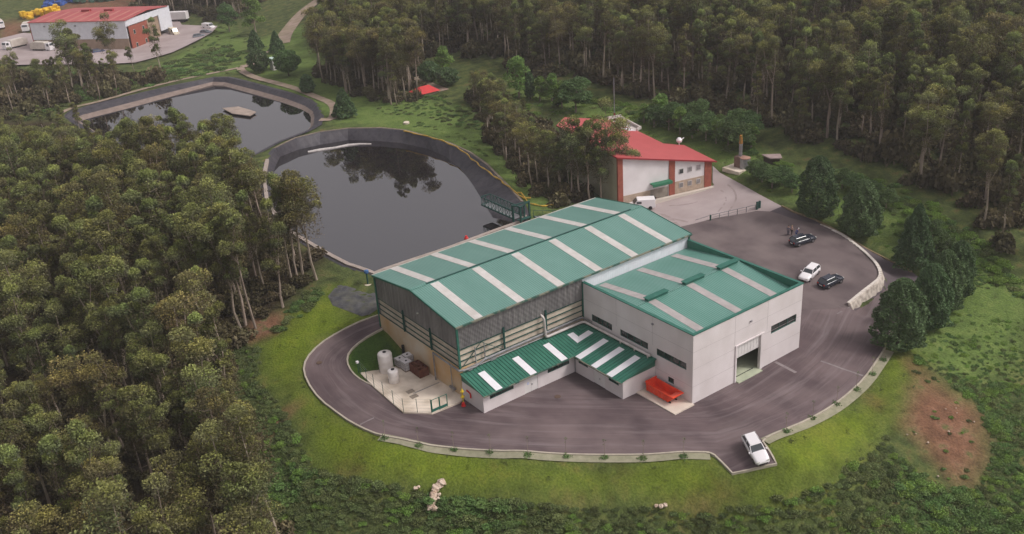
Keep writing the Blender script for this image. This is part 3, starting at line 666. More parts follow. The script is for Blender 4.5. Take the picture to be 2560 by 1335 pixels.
m = MB(); m.box(20.301, 20.33, -39.69, -20.11, 8.0, T); m.box(39.67, 39.699, -39.69, -20.11, 8.0, T); m.box(20.34, 39.66, -39.699, -39.67, 8, T); m.build('parapet_lining', lean_green, ann)
m = MB(); m.box(19.9, 20.12, -20.2, -19.99, 4, 9.5); m.build('corner_post', trim_green, ann)
def window_x(par, x, y0, y1, z0, z1, mull=0, gl=None, fr=None):
    f = MB(); w_ = .07; fr = fr or win_frame
    for (a, b3, c, d) in ((y0, y1, z0, z0+w_), (y0, y1, z1-w_, z1), (y0, y0+w_, z0+w_, z1-w_), (y1-w_, y1, z0+w_, z1-w_)): f.box(x-.03, x+.05, a, b3, c, d)
    for k in range(mull): yy = y0+(y1-y0)*(k+1)/(mull+1); f.box(x-.025, x+.045, yy-.03, yy+.03, z0+w_, z1-w_)
    wo = f.build('window', fr, par); g_ = MB(); g_.box(x+.055, x+.075, y0+.01, y1-.01, z0+.01, z1-.01); g_.build('pane', gl or win_dark, wo)
def window_y(par, y, x0, x1, z0, z1, mull=0, gl=None, fr=None):
    f = MB(); w_ = .07; fr = fr or win_frame
    for (a, b3, c, d) in ((x0, x1, z0, z0+w_), (x0, x1, z1-w_, z1), (x0, x0+w_, z0+w_, z1-w_), (x1-w_, x1, z0+w_, z1-w_)): f.box(a, b3, y-.03, y+.05, c, d)
    for k in range(mull): xx = x0+(x1-x0)*(k+1)/(mull+1); f.box(xx-.03, xx+.03, y-.025, y+.045, z0+w_, z1-w_)
    wo = f.build('window', fr, par); g_ = MB(); g_.box(x0+.01, x1-.01, y+.055, y+.075, z0+.01, z1-.01); g_.build('pane', gl or win_dark, wo)
for i, (a, b3, c, d) in enumerate(wins20): window_x(ann, 20.1, a, b3, c, d, 3 if i < 3 else 0)
window_y(ann, -39.9, *win40, mull=2)
m = MB(); m.box(27.66, 32.1, -39.85, -39.78, 3.15, 4.99)
for k in range(8): m.box(27.7+k*.55, 27.74+k*.55, -39.875, -39.851, 3.16, 4.98)
m.build('shutter_door', door_white, ann)
m = MB(); m.box(32.12, 32.6, -40.12, -39.7, -.4, 5.0); m.box(27.4, 32.75, -40.14, -40.01, 5.0, 5.16); m.box(27.4, 27.65, -40.14, -40.01, -.4, 4.99); m.build('door_frame', precast, ann)
m = MB(); m.box(20.3, 39.7, -39.69, -20.1, -.3, .06); m.box(27.66, 32.1, -40.6, -39.7, -.3, .055); m.build('floor', floor_int, ann)
m = MB(); m.box(27.8, 31.6, -39.5, -39.38, .065, .075); m.build('floor_channel', win_dark, ann)
for (x, y, z0) in ((30.07, -40.08, 7.65), (19.92, -33.3, 8.35)):
    m = MB(); m.box(x-.12, x+.12, y-.1, y+.1, z0-.08, z0+.08); m.box(x-.16, x+.16, y-.14, y+.14, z0+.08, z0+.11); m.build('wall_lamp', pipe_grey, ann)
# shelving seen through the windows is dark; add a low inner partition
m = MB(); m.box(26.5, 26.6, -39.3, -20.4, .07, 4.0); m.build('partition', door_white, ann)

# ================================================================== lean-to offices
lean = thing('lean_to_offices', 'low L-shaped white lean-to with dark green roof and bright white roof strips', 'office', (14.5, -24.6, 0))
m = MB()
wall_y(m, -24.6, -24.4, 0, 14.7, -.5, 2.75, [(1.0, 4.63, 1.6, 2.2), (6.3, 8.4, -.5, 2.05), (10.03, 13.6, 1.55, 2.12)])
wall_x(m, 14.5, 14.7, -33.7, -24.61, -.5, 2.75, [(-27.2, -25.37, 1.65, 2.2), (-30.45, -28.25, -.5, 2.1), (-32.95, -31.1, 1.65, 2.2)])
m.box(0, .2, -24.39, -20.07, -.5, 2.6); m.box(14.71, 19.98, -33.7, -33.5, -.5, 2.6); m.build('wall', precast, lean)
TZ, LZ = 3.72, 2.72
A0, B0, C0, D0 = (-.2, -20.08, TZ), (-.2, -25.1, LZ), (14.0, -25.1, LZ), (19.97, -20.08, TZ)
E0, F0 = (14.0, -33.95, LZ), (19.97, -33.95, TZ)
m = MB(); m.slab([A0, B0, C0, D0], .1)
def lz1(y): return LZ+(TZ-LZ)*(y+25.1)/5.02
def lz2(x): return LZ+(TZ-LZ)*(x-14.0)/5.97
r1_ = m.build('roof', lean_green, lean)
m = MB(); k = 0; x = .1
while x < 19.4:
    ytop = -20.12; ybot = -25.08 if x < 14 else -25.1+(x-14)*5.02/5.97+.06
    if ytop-ybot > .3: m.bar((x, ybot, lz1(ybot)+.02), (x, ytop, lz1(ytop)+.02), .07, .06)
    x += .5
m.build('roof_ribs', lean_rib, r1_)
m = MB(); m.slab([C0, E0, F0, D0], .1); r2_ = m.build('roof', lean_green, lean)
m = MB(); y = -33.8
while y < -20.5:
    xa = 14.03 if y < -25.1 else 14+(y+25.1)*5.97/5.02+.06
    if 19.9-xa > .3: m.bar((xa, y, lz2(xa)+.02), (19.93, y, lz2(19.93)+.02), .07, .06)
    y += .5
m.build('roof_ribs', lean_rib, r2_)
for xc in (2.15, 7.45, 12.45): 
    m = MB(); m.slab([(xc-.5, -21.35, lz1(-21.35)+.09), (xc-.5, -25.12, lz1(-25.12)+.09), (xc+.5, -25.12, lz1(-25.12)+.09), (xc+.5, -21.35, lz1(-21.35)+.09)], .03); m.build('skylight', white_new, r1_)
vy = lambda x: -25.1+(x-14)*5.02/5.97
m = MB(); a, b3 = 16.05, 17.05; m.slab([(a, -21.35, lz1(-21.35)+.09), (a, vy(a), lz1(vy(a))+.09), (b3, vy(b3), lz1(vy(b3))+.09), (b3, -21.35, lz1(-21.35)+.09)], .03); m.build('skylight', white_new, r1_)
for yc in (-25.9, -28.9, -31.8):
    m = MB(); m.slab([(18.8, yc+.5, lz2(18.8)+.09), (13.98, yc+.5, lz2(13.98)+.09), (13.98, yc-.5, lz2(13.98)+.09), (18.8, yc-.5, lz2(18.8)+.09)], .03); m.build('skylight', white_new, r2_)
vx = lambda y: 14+(y+25.1)*5.97/5.02
ya, yb = -22.4, -23.4
m = MB(); m.slab([(18.8, ya, lz2(18.8)+.09), (vx(ya), ya, lz2(vx(ya))+.09), (vx(yb), yb, lz2(vx(yb))+.09), (18.8, yb, lz2(18.8)+.09)], .03); m.build('skylight', white_new, r2_)
m = MB(); m.add([(-.03, -20.1, 2.6), (-.03, -24.75, 2.6), (-.03, -20.1, TZ-.12), (.05, -20.1, 2.6), (.05, -24.75, 2.6), (.05, -20.1, TZ-.12)], [(0, 1, 2)[::-1], (3, 4, 5), (0, 3, 4, 1)[::-1], (0, 2, 5, 3)])
m.build('gable_panel', lean_green, lean); m = MB(); m.add([(19.9, -33.73, 2.6), (14.4, -33.73, 2.6), (19.9, -33.73, TZ-.12), (19.9, -33.65, 2.6), (14.4, -33.65, 2.6), (19.9, -33.65, TZ-.12)], [(0, 1, 2), (3, 4, 5)[::-1], (0, 3, 4, 1), (0, 2, 5, 3)[::-1]])
m.build('gable_panel', lean_green, lean)
m = MB(); m.bar((-.2, -25.18, LZ-.08), (13.9, -25.18, LZ-.08), .14, .14); m.bar((13.92, -25.18, LZ-.08), (13.92, -33.95, LZ-.08), .14, .14); m.build('gutter', gut, lean)
m = MB(); m.tube([(14.42, -24.75, 2.6), (14.42, -24.75, .1)], .06); m.build('downpipe', pipe_grey, lean)
window_y(lean, -24.55, 1.0, 4.63, 1.6, 2.2, 3); window_y(lean, -24.55, 10.03, 13.6, 1.55, 2.12, 3)
window_x(lean, 14.55, -27.2, -25.37, 1.65, 2.2, 1); window_x(lean, 14.55, -32.95, -31.1, 1.65, 2.2, 1)
m = MB(); m.box(6.32, 7.34, -24.56, -24.5, .06, 2.04); m.box(7.36, 8.38, -24.56, -24.5, .06, 2.04); d_ = m.build('door', door_white, lean)
m = MB(); m.box(7.42, 7.55, -24.62, -24.565, .95, 1.15); m.build('handle', pipe_grey, d_)
m = MB(); m.box(6.75, 7.0, -24.572, -24.562, 1.2, 1.55); m.build('notice', M('pale blue notice', (.45, .5, .7), None), d_)
m = MB(); m.box(14.54, 14.6, -29.32, -28.27, .06, 2.09); m.box(14.54, 14.6, -30.43, -29.34, .06, 2.09); d_ = m.build('door', door_white, lean)
m = MB(); m.box(14.48, 14.535, -29.5, -29.38, .95, 1.15); m.build('handle', pipe_grey, d_)

# ================================================================== pipes along the roofs
m = MB(); m.tube([(12.9, -19.95, 7.1), (12.9, -20.4, 7.0), (12.95, -20.55, 6.7), (13.1, -20.55, 4.3), (13.2, -20.55, 4.02), (13.5, -20.6, 3.95), (18.9, -20.62, 3.98), (19.3, -20.75, 4.0), (19.5, -21.1, 4.0), (19.55, -33.2, 4.0)], .17, 10)
for yy in (-28, -30.6, -33.0): m.box(19.3, 19.42, yy-.08, yy+.08, 3.68, 4.02)
tag(m.build('duct', pipe_white, None, smooth=True), 'fat pale duct dropping down the shed wall and bending round above the lean-to', 'pipe')
m = MB(); m.tube([(-.35, -14.3, .2), (-.35, -14.3, 4.3), (-.35, -20.3, 4.25), (.2, -20.45, 4.2), (2.0, -20.4, 4.0), (3.5, -20.35, 4.45), (19.2, -20.33, 4.5), (19.7, -20.6, 4.4), (19.75, -22, 4.3)], .13, 8)
m.tube([(0.2, -20.3, 3.95), (19.4, -20.25, 3.95)], .07, 6); m.tube([(1.5, -20.25, 4.2), (19.4, -20.22, 4.22)], .05, 6); m.box(4.4, 5.2, -20.4, -20.1, 3.8, 4.1); m.box(.9, 1.5, -20.5, -20.2, 3.8, 4.2)
tag(m.build('pipe_run', pipe_grey, None), 'bundle of grey pipes along the foot of the grey cladding above the lean-to', 'pipe')
m = MB(); m.tube([(-.3, -18.2, .3), (-.3, -18.2, 3.9), (-.3, -18.8, 4.1)], .06, 6); m.box(-.5, -.2, -18.9, -17.7, .8, 1.05)
tag(m.build('standpipe', pipe_grey, None), 'thin grey pipe climbing the stained concrete wall next to the yellow hydrant', 'pipe')
m = MB(); m.tube([(-.35, -6.3, .7), (-.35, -6.3, 2.1)], .2, 10); tag(m.build('drain_stub', tyre_m, None), 'short black pipe stub standing against the stained concrete wall behind the white totes', 'pipe')

# ================================================================== concrete pad and what stands on it
pad = [(-6.9, -5.9), (-7.3, -10.4), (-7.5, -18.0), (-6.2, -19.3), (-5.0, -20.6), (-1.0, -20.75), (-.06, -20.3), (-.06, -6.5)]
m = MB(); m.prism(pad, -.6, .3); tag(m.build('concrete_pad', conc_pad, None), kind='structure')
m = MB(); m.box(-4.3, -.4, -15.25, -15.05, .304, .312); tag(m.build('drain_channel', M('drain grating', (.3, .28, .25), None), None), kind='structure')
for i, (x, y) in enumerate(((-4.35, -14.5), (-4.6, -15.8))):
    m = MB(); m.box(x-.5, x+.5, y-.4, y+.4, .304, .33); tag(m.build('floor_hatch', M('hatch brown', (.3, .25, .2), (.22, .19, .15), 3), None), ('nearer' if i else 'farther')+' square brown hatch in the concrete pad by the wire fence', 'hatch')
def tank(x, y, r, h, lab):
    o = thing('storage_tank', lab, 'tank', (x, y, .3)); m = MB(); m.lathe((x, y, .3), [(r*.97, 0), (r, .06), (r, h*.3), (r*1.012, h*.31), (r, h*.33), (r, h*.62), (r*1.012, h*.63), (r, h*.65), (r, h*.93), (r*.93, h*.985), (r*.6, h*1.02), (.28, h*1.03)], 28); m.build('shell', plastic_w, o, smooth=True)
    m = MB(); m.lathe((x, y, .3), [(.22, h*1.03), (.24, h*1.03+.1), (.1, h*1.03+.13)], 12); m.build('lid', tyre_m, o)
    m = MB(); m.bar((x-r-.05, y, .45), (x-r-.05, y, h*.6), .05); m.build('level_pipe', pipe_grey, o)
tank(-4.0, -7.9, .95, 2.75, 'tall white plastic cylinder tank, the bigger of the two on the pad')
tank(-4.65, -10.95, .72, 1.75, 'short white plastic cylinder tank, the smaller of the two on the pad')
for i, (x, y, s, l) in enumerate(((-1.75, -9.35, 1.35, 'white cube tote nearest the small tank, in front of its neighbours'), (-1.9, -7.95, 1.2, 'white cube tote behind the front one, closest to the tall tank'), (-.65, -7.8, 1.2, 'white cube tote at the back against the stained wall'))):
    o = thing('bulk_tote', l, 'tote', (x, y, .3), group='white cube totes against the stained wall'); m = MB(); m.box(x-.58, x+.58, y-.5*s, y+.5*s, .42, .42+s*.85); m.build('tank', ibc_w, o, bevel=.06)
    m = MB(); m.box(x-.6, x+.6, y-.5*s-.02, y+.5*s+.02, .3, .41); m.build('pallet', M('pallet', (.2, .15, .1), None), o)
    m = MB()
    for a in np.linspace(-.56, .56, 6): m.bar((x+a, y-.5*s-.02, .42), (x+a, y-.5*s-.02, .42+s*.87), .03); m.bar((x-.6, y+a*s*.9, .42), (x-.6, y+a*s*.9, .42+s*.87), .03)
    for a in (.3, .6, .87): m.bar((x-.6, y-.5*s-.03, .42+s*a), (x+.6, y-.5*s-.03, .42+s*a), .03); m.bar((x-.61, y-.5*s, .42+s*a), (x-.61, y+.5*s, .42+s*a), .03)
    m.build('cage', pipe_grey, o)
    m = MB(); m.lathe((x, y, .42+s*.85), [(.14, 0), (.14, .06)], 10); m.build('cap', tyre_m, o)
o = thing('rusty_bin', 'dark rusty metal bin full of scrap, beside the white totes on the pad', 'bin', (-1.0, -11.4, .3))
m = MB(); x0, x1, y0, y1 = -1.75, -.35, -12.7, -10.15
m.box(x0, x1, y0, y0+.07, .32, 1.55); m.box(x0, x1, y1-.07, y1, .32, 1.55); m.box(x0, x0+.07, y0+.07, y1-.07, .32, 1.55); m.box(x1-.07, x1, y0+.07, y1-.07, .32, 1.55); m.box(x0+.07, x1-.07, y0+.07, y1-.07, .32, .4)
for yy in np.linspace(y0+.1, y1-.1, 6): m.box(x0-.05, x0, yy-.04, yy+.04, .32, 1.5)
m.build('box', rust_m, o)
m = MB()
for i in range(46):
    a = Vector((rnd.uniform(x0+.25, x1-.25), rnd.uniform(y0+.25, y1-.25), 1.3+rnd.random()*.35)); d = Vector((rnd.uniform(-1, 1), rnd.uniform(-1, 1), rnd.uniform(-.3, .3)))*.3; m.bar(a-d, a+d, rnd.uniform(.05, .22), .06)
m.build('scrap', rust_m, o)
# wire fence
fpts = [(-6.9, -6.1), (-7.2, -8.3), (-7.3, -10.4), (-7.36, -12.9), (-7.42, -15.5), (-7.45, -18.0), (-6.2, -19.2), (-4.95, -20.45)]
fen = thing('wire_fence', 'thin wire fence on dark posts round the edge of the pale concrete pad', 'fence', (-7.3, -12, .3))
for p in fpts: m = MB(); m.tube([(*p, .3), (*p, 2.25)], .035, 6); m.build('post', steel_green, fen)
m = MB()
for a, b3 in zip(fpts[:-1], fpts[1:]):
    for zz in (.45, .9, 1.35, 1.8, 2.2): m.bar((*a, zz), (*b3, zz), .012)
m.build('wires', pipe_grey, fen)
gt = thing('pad_gate', 'green framed double gate at the front corner of the concrete pad', 'gate', (-4.9, -20.5, .3))
a, b3 = Vector((-4.9, -20.5, 0)), Vector((-2.7, -20.6, 0))
for i in range(3): p = a+(b3-a)*i/2; m = MB(); m.bar((p.x, p.y, .3), (p.x, p.y, 2.1), .08); m.build('post', trim_green, gt)
for i in range(2):
    p = a+(b3-a)*(i/2+.02); q_ = a+(b3-a)*(i/2+.48); m = MB()
    m.bar((p.x, p.y, 2.05), (q_.x, q_.y, 2.05), .06); m.bar((p.x+.03, p.y-.04, .42), (p.x+.03, p.y-.04, 2.05), .05); m.box(min(p.x, q_.x), max(p.x, q_.x), p.y-.06, p.y-.02, .4, .75); m.build('gate_leaf', trim_green, gt)
ph = thing('flood_light', 'little post with a white lamp box at the grass corner of the concrete pad', 'lamp', (-7.0, -5.7, h1(-7, -5.7)))
zb = h1(-7, -5.7); m = MB(); m.tube([(-7, -5.7, zb), (-7, -5.7, zb+1.5)], .05, 6); m.build('pole', steel_green, ph)
m = MB(); m.box(-7.2, -6.85, -5.9, -5.6, zb+1.45, zb+1.75); m.build('lamp_head', white_paint, ph, bevel=.03)
hy = thing('hydrant_post', 'yellow valve post on a red base at the corner between pad and lean-to', 'hydrant', (-.95, -21.5, 0))
m = MB(); m.lathe((-.95, -21.5, 0), [(.3, 0), (.3, .12), (.22, .16), (.2, .5), (.1, .6)], 12); m.build('base', signal_red, hy)
m = MB(); m.lathe((-.95, -21.5, 0), [(.06, .58), (.06, 1.15), (.2, 1.22), (.22, 1.35), (.16, 1.5), (.07, 1.56), (.07, 1.95), (.2, 2.02), (.22, 2.15), (.12, 2.32), (.05, 2.5)], 12); m.bar((-1.25, -21.5, 1.36), (-.65, -21.5, 1.36), .1); m.bar((-1.2, -21.5, 2.1), (-.7, -21.5, 2.1), .1); m.build('valve_body', signal_yel, hy)
m = MB(); m.tube([(-.06, -21.25, 1.68), (-.1, -21.8, 1.7), (-.1, -21.98, 1.6), (-.1, -22.0, 1.05)], .09, 8); m.box(-.12, -.02, -21.4, -21.1, 1.6, 1.8)
tag(m.build('fire_inlet', signal_red, None), 'red bent fire pipe fixed on the white end wall of the lean-to', 'fire pipe')

# ================================================================== skip on its slab
m = MB(); m.box(16.72, 19.98, -40.35, -33.72, -.3, .14); tag(m.build('skip_slab', M('pale slab', (.66, .58, .48), (.6, .52, .44), .8, .9), None), kind='structure')
sk = thing('waste_skip', 'bright orange open waste skip on a pale slab below the small window', 'skip', (18.55, -36.7, .14))
m = MB(); xa, xb = 17.7, 19.45; ya, yb = -39.0, -34.4; z0, z1 = .32, 1.35
def wallq(P4, th, nrm): 
    n_2 = Vector(nrm)*th; return [Vector(p) for p in P4]+[Vector(p)+n_2 for p in P4]
def plate(mb, P4, nrm, th=.06):
    P8 = wallq(P4, th, nrm); mb.add(P8, [(0, 1, 2, 3), (7, 6, 5, 4), (0, 4, 5, 1), (1, 5, 6, 2), (2, 6, 7, 3), (3, 7, 4, 0)])
plate(m, [(xa+.1, ya+.9, z0), (xa+.1, yb, z0), (xa, yb, z1), (xa, ya, z1)], (1, 0, 0))
plate(m, [(xb-.1, yb, z0), (xb-.1, ya+.9, z0), (xb, ya, z1), (xb, yb, z1)], (-1, 0, 0))
plate(m, [(xa+.1, yb, z0), (xb-.1, yb, z0), (xb, yb, z1+.25), (xa, yb, z1+.25)], (0, -1, 0))
plate(m, [(xb-.1, ya+.9, z0), (xa+.1, ya+.9, z0), (xa, ya, z1), (xb, ya, z1)], (0, .9, .3))
plate(m, [(xa+.1, ya+.9, z0), (xb-.1, ya+.9, z0), (xb-.1, yb, z0), (xa+.1, yb, z0)], (0, 0, 1))
for yy in np.linspace(ya+1.0, yb-.1, 6): m.bar((xa+.08, yy, z0), (xa-.02, yy, z1-.06), .09)
m.build('body', orange_m, sk)
m = MB(); m.bar((xa, ya, z1), (xa, yb, z1), .11); m.bar((xb, ya, z1), (xb, yb, z1), .11); m.bar((xa-.05, yb, z1+.25), (xb+.05, yb, z1+.25), .14); m.bar((xa-.05, ya, z1), (xb+.05, ya, z1), .12); m.build('rim', orange_m, sk)
m = MB(); m.bar((xa+.35, ya+.7, .22), (xa+.35, yb, .22), .14); m.bar((xb-.35, ya+.7, .22), (xb-.35, yb, .22), .14); m.build('skids', tyre_m, sk)
m = MB(); m.slab([(xa+.03, ya, z1+.01), (xb-.03, ya, z1+.01), (xb-.1, ya+1.15, z1-.42), (xa+.1, ya+1.15, z1-.42)], .04); m.build('end_flap', M('faded orange', (.82, .14, .09), None, rough=.5), sk)
m = MB(); m.box(18.6, 19.6, -36.9, -35.4, .14, .2)
tag(M and MB().box(19.5, 19.98, -37.0, -35.6, 1.12, 1.18).box(19.5, 19.54, -36.98, -36.94, .14, 1.12).box(19.5, 19.54, -35.66, -35.62, .14, 1.12).build('work_table', pipe_grey, None), 'small grey table between the orange skip and the hall wall', 'table')
# ================================================================== small things round the pond
o = thing('blue_valve_post', 'dark post with a blue head at the pond corner beside the shed gable', 'post')
p = P(920, 711); o.location = p; LOC[o.name] = p
m = MB(); m.tube([p, p+Vector((0, 0, 1.9))], .13, 8); m.build('post', steel_green, o); m = MB(); m.lathe((p.x, p.y, p.z), [(.3, 1.85), (.36, 2.0), (.34, 2.3), (.1, 2.4)], 10); m.build('head', blue_m, o)
m = MB(); m.lathe((p.x, p.y, p.z-.05), [(.6, 0), (.55, .12)], 10); m.build('footing', conc_pad, o)
br = thing('intake_gantry', 'dark green lattice footbridge reaching out over the near corner of the pond', 'footbridge', (34.3, 13.3, 5))
xs = (33.3, 35.2)
for x in xs:
    m = MB(); m.bar((x, 13.2, 5.0), (x, 22.5, 5.0), .2, .22); m.bar((x, 13.2, 6.5), (x, 22.5, 6.5), .12); k = 9
    for i in range(k+1): yy = 13.3+9.1*i/k; m.bar((x, yy, 5.05), (x, yy, 6.5), .07)
    for i in range(k): y0 = 13.3+9.1*i/k; y1 = 13.3+9.1*(i+1)/k; m.bar((x, y0, 5.05), (x, y1, 6.45), .05); m.bar((x, y1, 5.05), (x, y0, 6.45), .05)
    m.build('side_truss', steel_green, br)
m = MB(); m.box(33.4, 35.1, 13.2, 22.5, 4.93, 4.99); m.build('deck', pipe_grey, br)
m = MB(); m.bar((33.3, 22.5, 6.5), (35.2, 22.5, 6.5), .12); m.bar((33.3, 22.5, 5), (35.2, 22.5, 5), .16); m.bar((34.25, 22.5, 5), (34.25, 22.5, 6.5), .08); m.build('end_rail', steel_green, br)
for x, y in ((33.1, 13.0), (35.4, 13.0), (33.6, 11.6), (36.2, 12.6)):
    m = MB(); m.bar((x, y, 3.4), (x, y, 7.6 if x < 35.3 or y < 13 else 7.0), .26); m.build('post', steel_green, br)
m = MB(); m.bar((33.1, 13.0, 7.5), (36.2, 12.7, 7.5), .16); m.bar((33.6, 11.6, 7.5), (36.2, 12.6, 7.5), .16); m.bar((33.1, 13, 7.5), (33.6, 11.6, 7.5), .16); m.build('platform_frame', steel_green, br); m = MB().box(33.5, 36, 11.8, 12.6, 4.9, 5.0); m.build('platform_deck', steel_green, br)
st_ = thing('access_stairs', 'dark green steel steps leading from the footbridge down beside the shed eave', 'stairs', (38, 11, 4))
m = MB(); m.bar((36.4, 11.8, 4.9), (41, 9.8, 4.1), .12, .3); m.bar((36.4, 10.9, 4.9), (41, 8.9, 4.1), .12, .3); m.build('stringers', steel_green, st_)
m = MB()
for i in range(9): f = i/8.; m.box(36.5+4.3*f, 36.85+4.3*f, 10.6-1.9*f, 11.9-1.9*f, 4.92-.8*f, 4.96-.8*f)
m.build('treads', pipe_grey, st_)
m = MB()
for f in (0, .33, .66, 1): m.bar((36.4+4.6*f, 11.8-2*f, 4.9-.8*f), (36.4+4.6*f, 11.8-2*f, 6.0-.8*f), .06)
m.bar((36.4, 11.8, 6.0), (41, 9.8, 5.2), .07); m.build('handrail', steel_green, st_)
m = MB(); c = Vector((38.6, 8.6, 4.6)); m.lathe(tuple(c), [(.1, 0), (.4, .15), (.5, .45), (.35, .8), (.05, .9)], 12); tag(m.build('buoy', white_paint, None, smooth=True), 'white ball float peeping over the far edge of the green roof', 'buoy')
p = P(1166, 598); m = MB(); m.lathe((p.x, p.y, p.z), [(.35, 0), (.35, .25), (.2, .45), (.2, .6)], 12); tag(m.build('life_ring_stand', signal_red, None), 'small red marker on the pond bank behind the shed roof', 'marker')
hp = [(1010,330),(1069,343),(1112,356),(1155,377),(1198,416),(1240,446),(1270,468),(1298,490),(1315,503),(1326,512),(1350,518),(1381,515)]
hl = resample(smooth_poly(PW(hp), False, 2), .8); hz = H(hl)
m = MB(); m.tube([(a[0]+.15*math.sin(i*.9), a[1]+.15*math.cos(i*1.3), z_+.22) for i, (a, z_) in enumerate(zip(hl, hz))], [.13+.05*math.sin(i*1.7) for i in range(len(hl))], 6)
tag(m.build('yellow_hose', yellow_m, None), 'long yellow hose lying along the grass rim of the nearer pond', 'hose')
p = P(1303, 487); q_ = P(1310, 500); m = MB(); m.tube([p+Vector((-.4, .8, .3)), p+Vector((0, 0, .4)), q_+Vector((.3, 0, .3)), q_+Vector((1.2, -.4, .2))], .15, 6); tag(m.build('hose_loop', yellow_m, None), 'short loop of yellow hose beside the footbridge end of the pond', 'hose')
fl = [un(a, b+12, 3.02) for a, b in ((770,368),(800,363),(840,357),(870,351),(900,348),(928,348))]
m = MB(); m.tube([tuple(a) for a in fl], [.22, .35, .25, .3, .22, .15], 6); tag(m.build('float_boom', M('white boom', (.62, .58, .55), (.45, .42, .4), 2), None), 'whitish float boom lying along the far edge of the nearer pond', 'boom')
pl = [tuple(un(a, b, 4.1)[:2]) for a, b in ((556,270),(596,266),(640,279),(624,289),(580,283))]
rf_ = thing('pond_raft', 'pale flat raft floating in the farther pond beyond the treetops', 'raft', (pl[0][0], pl[0][1], 3.6))
m = MB(); m.prism(pl, 3.9, 4.1); m.build('deck', M('weathered raft', (.42, .34, .28), (.3, .24, .2), .6), rf_); m = MB(); m.prism(inset(pl, .4), 3.3, 3.89); m.build('hull', tyre_m, rf_)
# black geotextile heap beside the shed
gp = PW([(820,742),(845,712),(870,716),(925,735),(945,728),(950,770),(925,787),(905,792),(868,778),(832,765)])
ge_o = sheet('geotextile', gp, M('black fleece', (.045, .048, .055), (.10, .10, .105), 1.3, .8, c3=(.12, .12, .09), scale3=.8, wear=.8, bump=1., detail=9, sharp=(.3, .7)), .08, .45)
for v_ in ge_o.data.vertices:
    e_ = min(1, edist(gp, np.array([[v_.co.x, v_.co.y]]))[0]/.8); v_.co.z += e_*(.16+.16*math.sin(v_.co.x*2.9+math.sin(v_.co.y*2))*math.sin(v_.co.y*3.7+v_.co.x)+.1*math.sin(v_.co.x*7+v_.co.y*5))
# manhole covers
for (px, py, l) in ((798, 907, 'rusty manhole cover in the road bend by the inner lawn'), (1394, 992, 'dark manhole cover in the yard in front of the L-shaped lean-to')):
    p = P(px, py); m = MB(); m.lathe((p.x, p.y, p.z+.03), [(.4, 0), (.4, .03), (.36, .035)], 20); tag(m.build('manhole_cover', M('cast iron', (.11, .07, .05), None), None), l, 'manhole')

# ================================================================== retaining wall
rw = thing('retaining_wall', 'curved pale stone retaining wall between the car yard and the lower lane', 'wall', (60, -36, 0))
L_ = resample(wall_line, .8); n_L = len(L_); m = MB(); q = MB()
for i, a in enumerate(L_):
    d = np.array(L_[min(i+1, n_L-1)])-np.array(L_[max(i-1, 0)]); d /= np.linalg.norm(d); nn = np.array([d[1], -d[0]]); f = i/(n_L-1)
    dep = 1.75*min(1, (1-f)*1.8)*min(1, .55+f*3)+.15; zt = H([a])[0]+.35*(1-f*.8); o1 = a+nn*.35; o2 = a+nn*(.35+dep*.35)
    jit = .05*math.sin(i*2.3)*min(1, (1-f)*3)
    m.v += [(*(a-nn*0), zt-.5), (*a, zt), (*o1, zt+.0), (*(a+nn*(.35+dep*.18+jit)), zt-dep*.5), (*(a+nn*(.35+dep*.4)), zt-dep-.3)]
for i in range(n_L-1):
    for k in range(4): m.f.append((5*i+k, 5*i+5+k, 5*i+6+k, 5*i+1+k))
m.f += [(0, 1, 2, 3, 4), tuple(5*(n_L-1)+k for k in range(5))[::-1]]
m.build('stone_face', stone_m, rw)
m = MB(); 
for i, a in enumerate(L_[:-1]):
    if i < n_L*.85: 
        b3 = L_[i+1]; za = H([a])[0]+.42*(1-i/(n_L-1)*.8); m.bar((*a, za), (*b3, za), .4, .14)
m.build('coping', M('pale coping', (.74, .69, .62), (.62, .57, .5), 1), rw)

# ================================================================== yard rail
yr = thing('yard_railing', 'low grey tube railing between the pale concrete yard and the dark upper yard', 'railing', P(1830, 535))
a, b3 = P(1776, 551), P(1888, 525)
for i in range(6):
    p = a+(b3-a)*i/5; z0 = h1(p.x, p.y); m = MB(); m.bar((p.x, p.y, z0-.1), (p.x, p.y, z0+1.0), .09 if i else .2); m.build('post', pipe_grey if i else steel_green, yr)
m = MB(); m.bar((a.x, a.y, h1(a.x, a.y)+.95), (b3.x, b3.y, h1(b3.x, b3.y)+.95), .07); m.bar((a.x, a.y, h1(a.x, a.y)+.5), (b3.x, b3.y, h1(b3.x, b3.y)+.5), .05); m.bar((a.x, a.y, h1(a.x, a.y)+.95), (a.x-3, a.y+.6, h1(a.x-3, a.y)+.9), .07); m.build('rails', pipe_grey, yr)
gp_ = thing('gate_post', 'pair of green gate posts at the far end of the yard railing', 'post', b3)
for dx in (.3, .9): m = MB(); m.box(b3.x+dx-.15, b3.x+dx+.15, b3.y-.3, b3.y, b3.z-.1, b3.z+1.45); m.build('post', steel_green, gp_)

